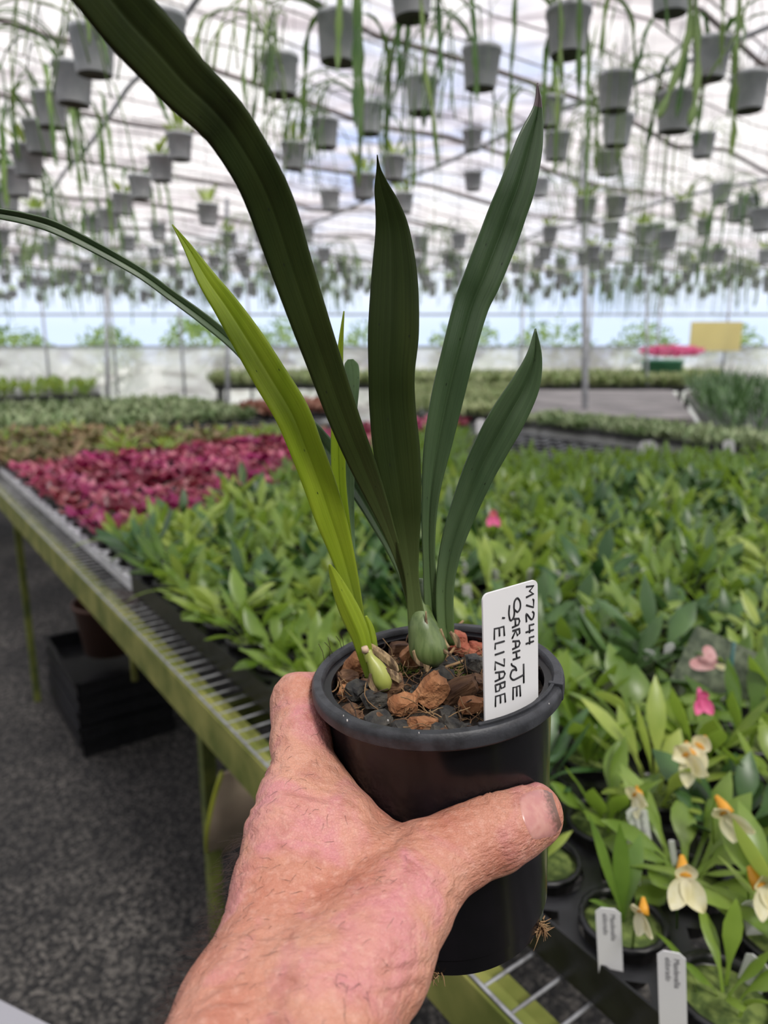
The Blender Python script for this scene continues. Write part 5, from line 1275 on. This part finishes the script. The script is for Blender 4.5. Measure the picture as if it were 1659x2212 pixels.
# fine skin relief: wrinkles running across the back of the hand plus pores
vo = n_.nodes.new('ShaderNodeTexVoronoi'); vo.inputs['Scale'].default_value = 900; vo.feature = 'DISTANCE_TO_EDGE'; n_.links.new(tcn.outputs['Object'], vo.inputs['Vector'])
w1 = nn(210, 9, ((1, 1.3, 2.4), (0.3, 0.2, 0)), 0.15); w2 = nn(620, 6, ((1, 1.2, 2.0), (0.2, 0.4, 0)), 0.1)
ad = n_.nodes.new('ShaderNodeMath'); ad.operation = 'MULTIPLY_ADD'; n_.links.new(w2, ad.inputs[0]); ad.inputs[1].default_value = 0.35; n_.links.new(w1, ad.inputs[2])
mu = n_.nodes.new('ShaderNodeMath'); mu.operation = 'MULTIPLY_ADD'; mrv = n_.nodes.new('ShaderNodeMath'); mrv.operation = 'MINIMUM'; mrv.inputs[1].default_value = 0.12; n_.links.new(vo.outputs['Distance'], mrv.inputs[0])
n_.links.new(mrv.outputs[0], mu.inputs[0]); mu.inputs[1].default_value = 0.5; n_.links.new(ad.outputs[0], mu.inputs[2])
bp = n_.nodes.new('ShaderNodeBump'); bp.inputs['Strength'].default_value = 0.85; bp.inputs['Distance'].default_value = 0.0016; n_.links.new(mu.outputs[0], bp.inputs['Height']); n_.links.new(bp.outputs[0], p_.inputs['Normal'])
me.materials.append(sk)
person = bpy.data.objects.new('person', me); COL.objects.link(person); person.location = org
tag(person, 'left hand and forearm of a person gripping the black pot from the left', 'person')
# thumbnail lying on the thumb
def c2o(p): return Vector(Mc @ p + np.array(CAM)) - org
NU, NV = 18, 18; vs = []; uvs = []
ca = np.array([math.cos(R(-17)), math.sin(R(-17))]); cb = np.array([-ca[1], ca[0]])
for i in range(NU+1):
    for j in range(NV+1):
        u = i/NU; v = j/NV*2-1
        half = 56*(0.93+0.07*math.sin(u*math.pi))*(1 if u < 0.55 else math.sqrt(max(0.0, 1-((u-0.55)/0.62)**2)))
        if u < 0.15: half *= (0.9+0.1*u/0.15)
        base = -6*(1-v*v)*(1-u)
        X_ = 1134 + (base + u*72)*ca[0] + (-v*half)*cb[0]; Y_ = 1768 + (base + u*72)*ca[1] + (-v*half)*cb[1]
        p = hit(X_, Y_); vs.append(p); uvs.append((u, (v+1)/2))
vs = np.array(vs); good = vs[:,2] < 0.31
# push out a little toward the camera, more in the middle
for q in range(len(vs)):
    u, v = uvs[q]; lift = 0.0004 + 0.0005*math.sin(math.pi*min(1, u))*(1-(2*v-1)**2)
    if u < 0.02 or v < 0.02 or v > 0.98: lift = -0.0002
    vs[q] = vs[q] - vs[q]/np.linalg.norm(vs[q])*lift
mb = MB(); mb.add([c2o(p) for p in vs], [(i*(NV+1)+j, (i+1)*(NV+1)+j, (i+1)*(NV+1)+j+1, i*(NV+1)+j+1) for i in range(NU) for j in range(NV)])
nm = mat('thumb nail', (0.46, 0.20, 0.18), (0.52, 0.26, 0.22), 200, 0.3, spec=0.5, sss=0.1)
nl = mb.build('thumbnail', nm, person); ul = nl.data.uv_layers.new(name='uv')
for li, lp in enumerate(nl.data.loops): ul.data[li].uv = uvs[lp.vertex_index]
n2 = nm.node_tree; p2 = next(x for x in n2.nodes if x.type == 'BSDF_PRINCIPLED'); s2 = p2.inputs['Base Color'].links[0].from_socket
uvn = n2.nodes.new('ShaderNodeUVMap'); uvn.uv_map = 'uv'; sp = n2.nodes.new('ShaderNodeSeparateXYZ'); n2.links.new(uvn.outputs[0], sp.inputs[0])
rm = n2.nodes.new('ShaderNodeValToRGB'); rm.color_ramp.elements[0].position = 0.70; rm.color_ramp.elements[0].color = (0,0,0,1); rm.color_ramp.elements[1].position = 0.9; rm.color_ramp.elements[1].color = (1,1,1,1)
no2 = n2.nodes.new('ShaderNodeTexNoise'); no2.inputs['Scale'].default_value = 14; n2.links.new(uvn.outputs[0], no2.inputs['Vector'])
am = n2.nodes.new('ShaderNodeMath'); am.operation = 'MULTIPLY_ADD'; n2.links.new(no2.outputs['Fac'], am.inputs[0]); am.inputs[1].default_value = 0.35; sb = n2.nodes.new('ShaderNodeMath'); sb.operation = 'SUBTRACT'; sb.inputs[1].default_value = 0.17; n2.links.new(sp.outputs[0], sb.inputs[0]); n2.links.new(sb.outputs[0], am.inputs[2])
n2.links.new(am.outputs[0], rm.inputs[0]); mx = n2.nodes.new('ShaderNodeMix'); mx.data_type = 'RGBA'; n2.links.new(rm.outputs[0], mx.inputs[0]); n2.links.new(s2, mx.inputs[6]); mx.inputs[7].default_value = (0.16, 0.085, 0.065, 1); n2.links.new(mx.outputs[2], p2.inputs['Base Color'])
# arm hair
NORMFIX = 1
fc2 = -(nr*V/np.linalg.norm(V, axis=1, keepdims=True)).sum(1); sgn = 1.0 if True else -1
edge = np.where((np.abs(fc2) < 0.3) & (nr[:,0] < -0.5) & (U < 640) & (Vp > 1800) & (Vp < 2260) & (V[:,2] > 0.19))[0]
back = np.where((fc2 > 0.3) & (U > 480) & (U < 900) & (Vp > 1500) & (Vp < 2230))[0]
if len(back) == 0: back = np.where((fc2 < -0.3) & (U > 480) & (U < 900) & (Vp > 1500) & (Vp < 2230))[0]
mb = MB()
def hair(i, L, lift, seed):
    rr2 = random.Random(int(seed)); p = V[i].copy(); nrm_ = nr[i]; pts = [c2o(p)]
    tdir = np.array([-0.35+rr2.gauss(0,.3), -0.5+rr2.gauss(0,.5), 0.15*rr2.gauss(0,1)]); tdir -= nrm_*(tdir@nrm_); tdir /= np.linalg.norm(tdir)+1e-9
    d = nrm_*lift + tdir*(1-lift)
    for s in range(6):
        d = d/np.linalg.norm(d); p = p + d*L/6; d = d + np.array([rr2.gauss(0,.25), rr2.gauss(-0.1,.25), rr2.gauss(0,.2)]); pts.append(c2o(p))
    mb.tube(pts, [0.00006, 0.00006, 0.000055, 0.00005, 0.00004, 0.00003, 0.00001], 3)
if len(edge):
    for i in rng.choice(edge, 420): hair(i, random.uniform(0.005, 0.012), 0.6, i)
if len(back):
    for i in rng.choice(back, 260): hair(i, random.uniform(0.003, 0.006), 0.12, i)
tag(mb.build('arm_hair', mat('dark hair', (0.05, 0.03, 0.025), rough=0.6), person), kind='stuff')
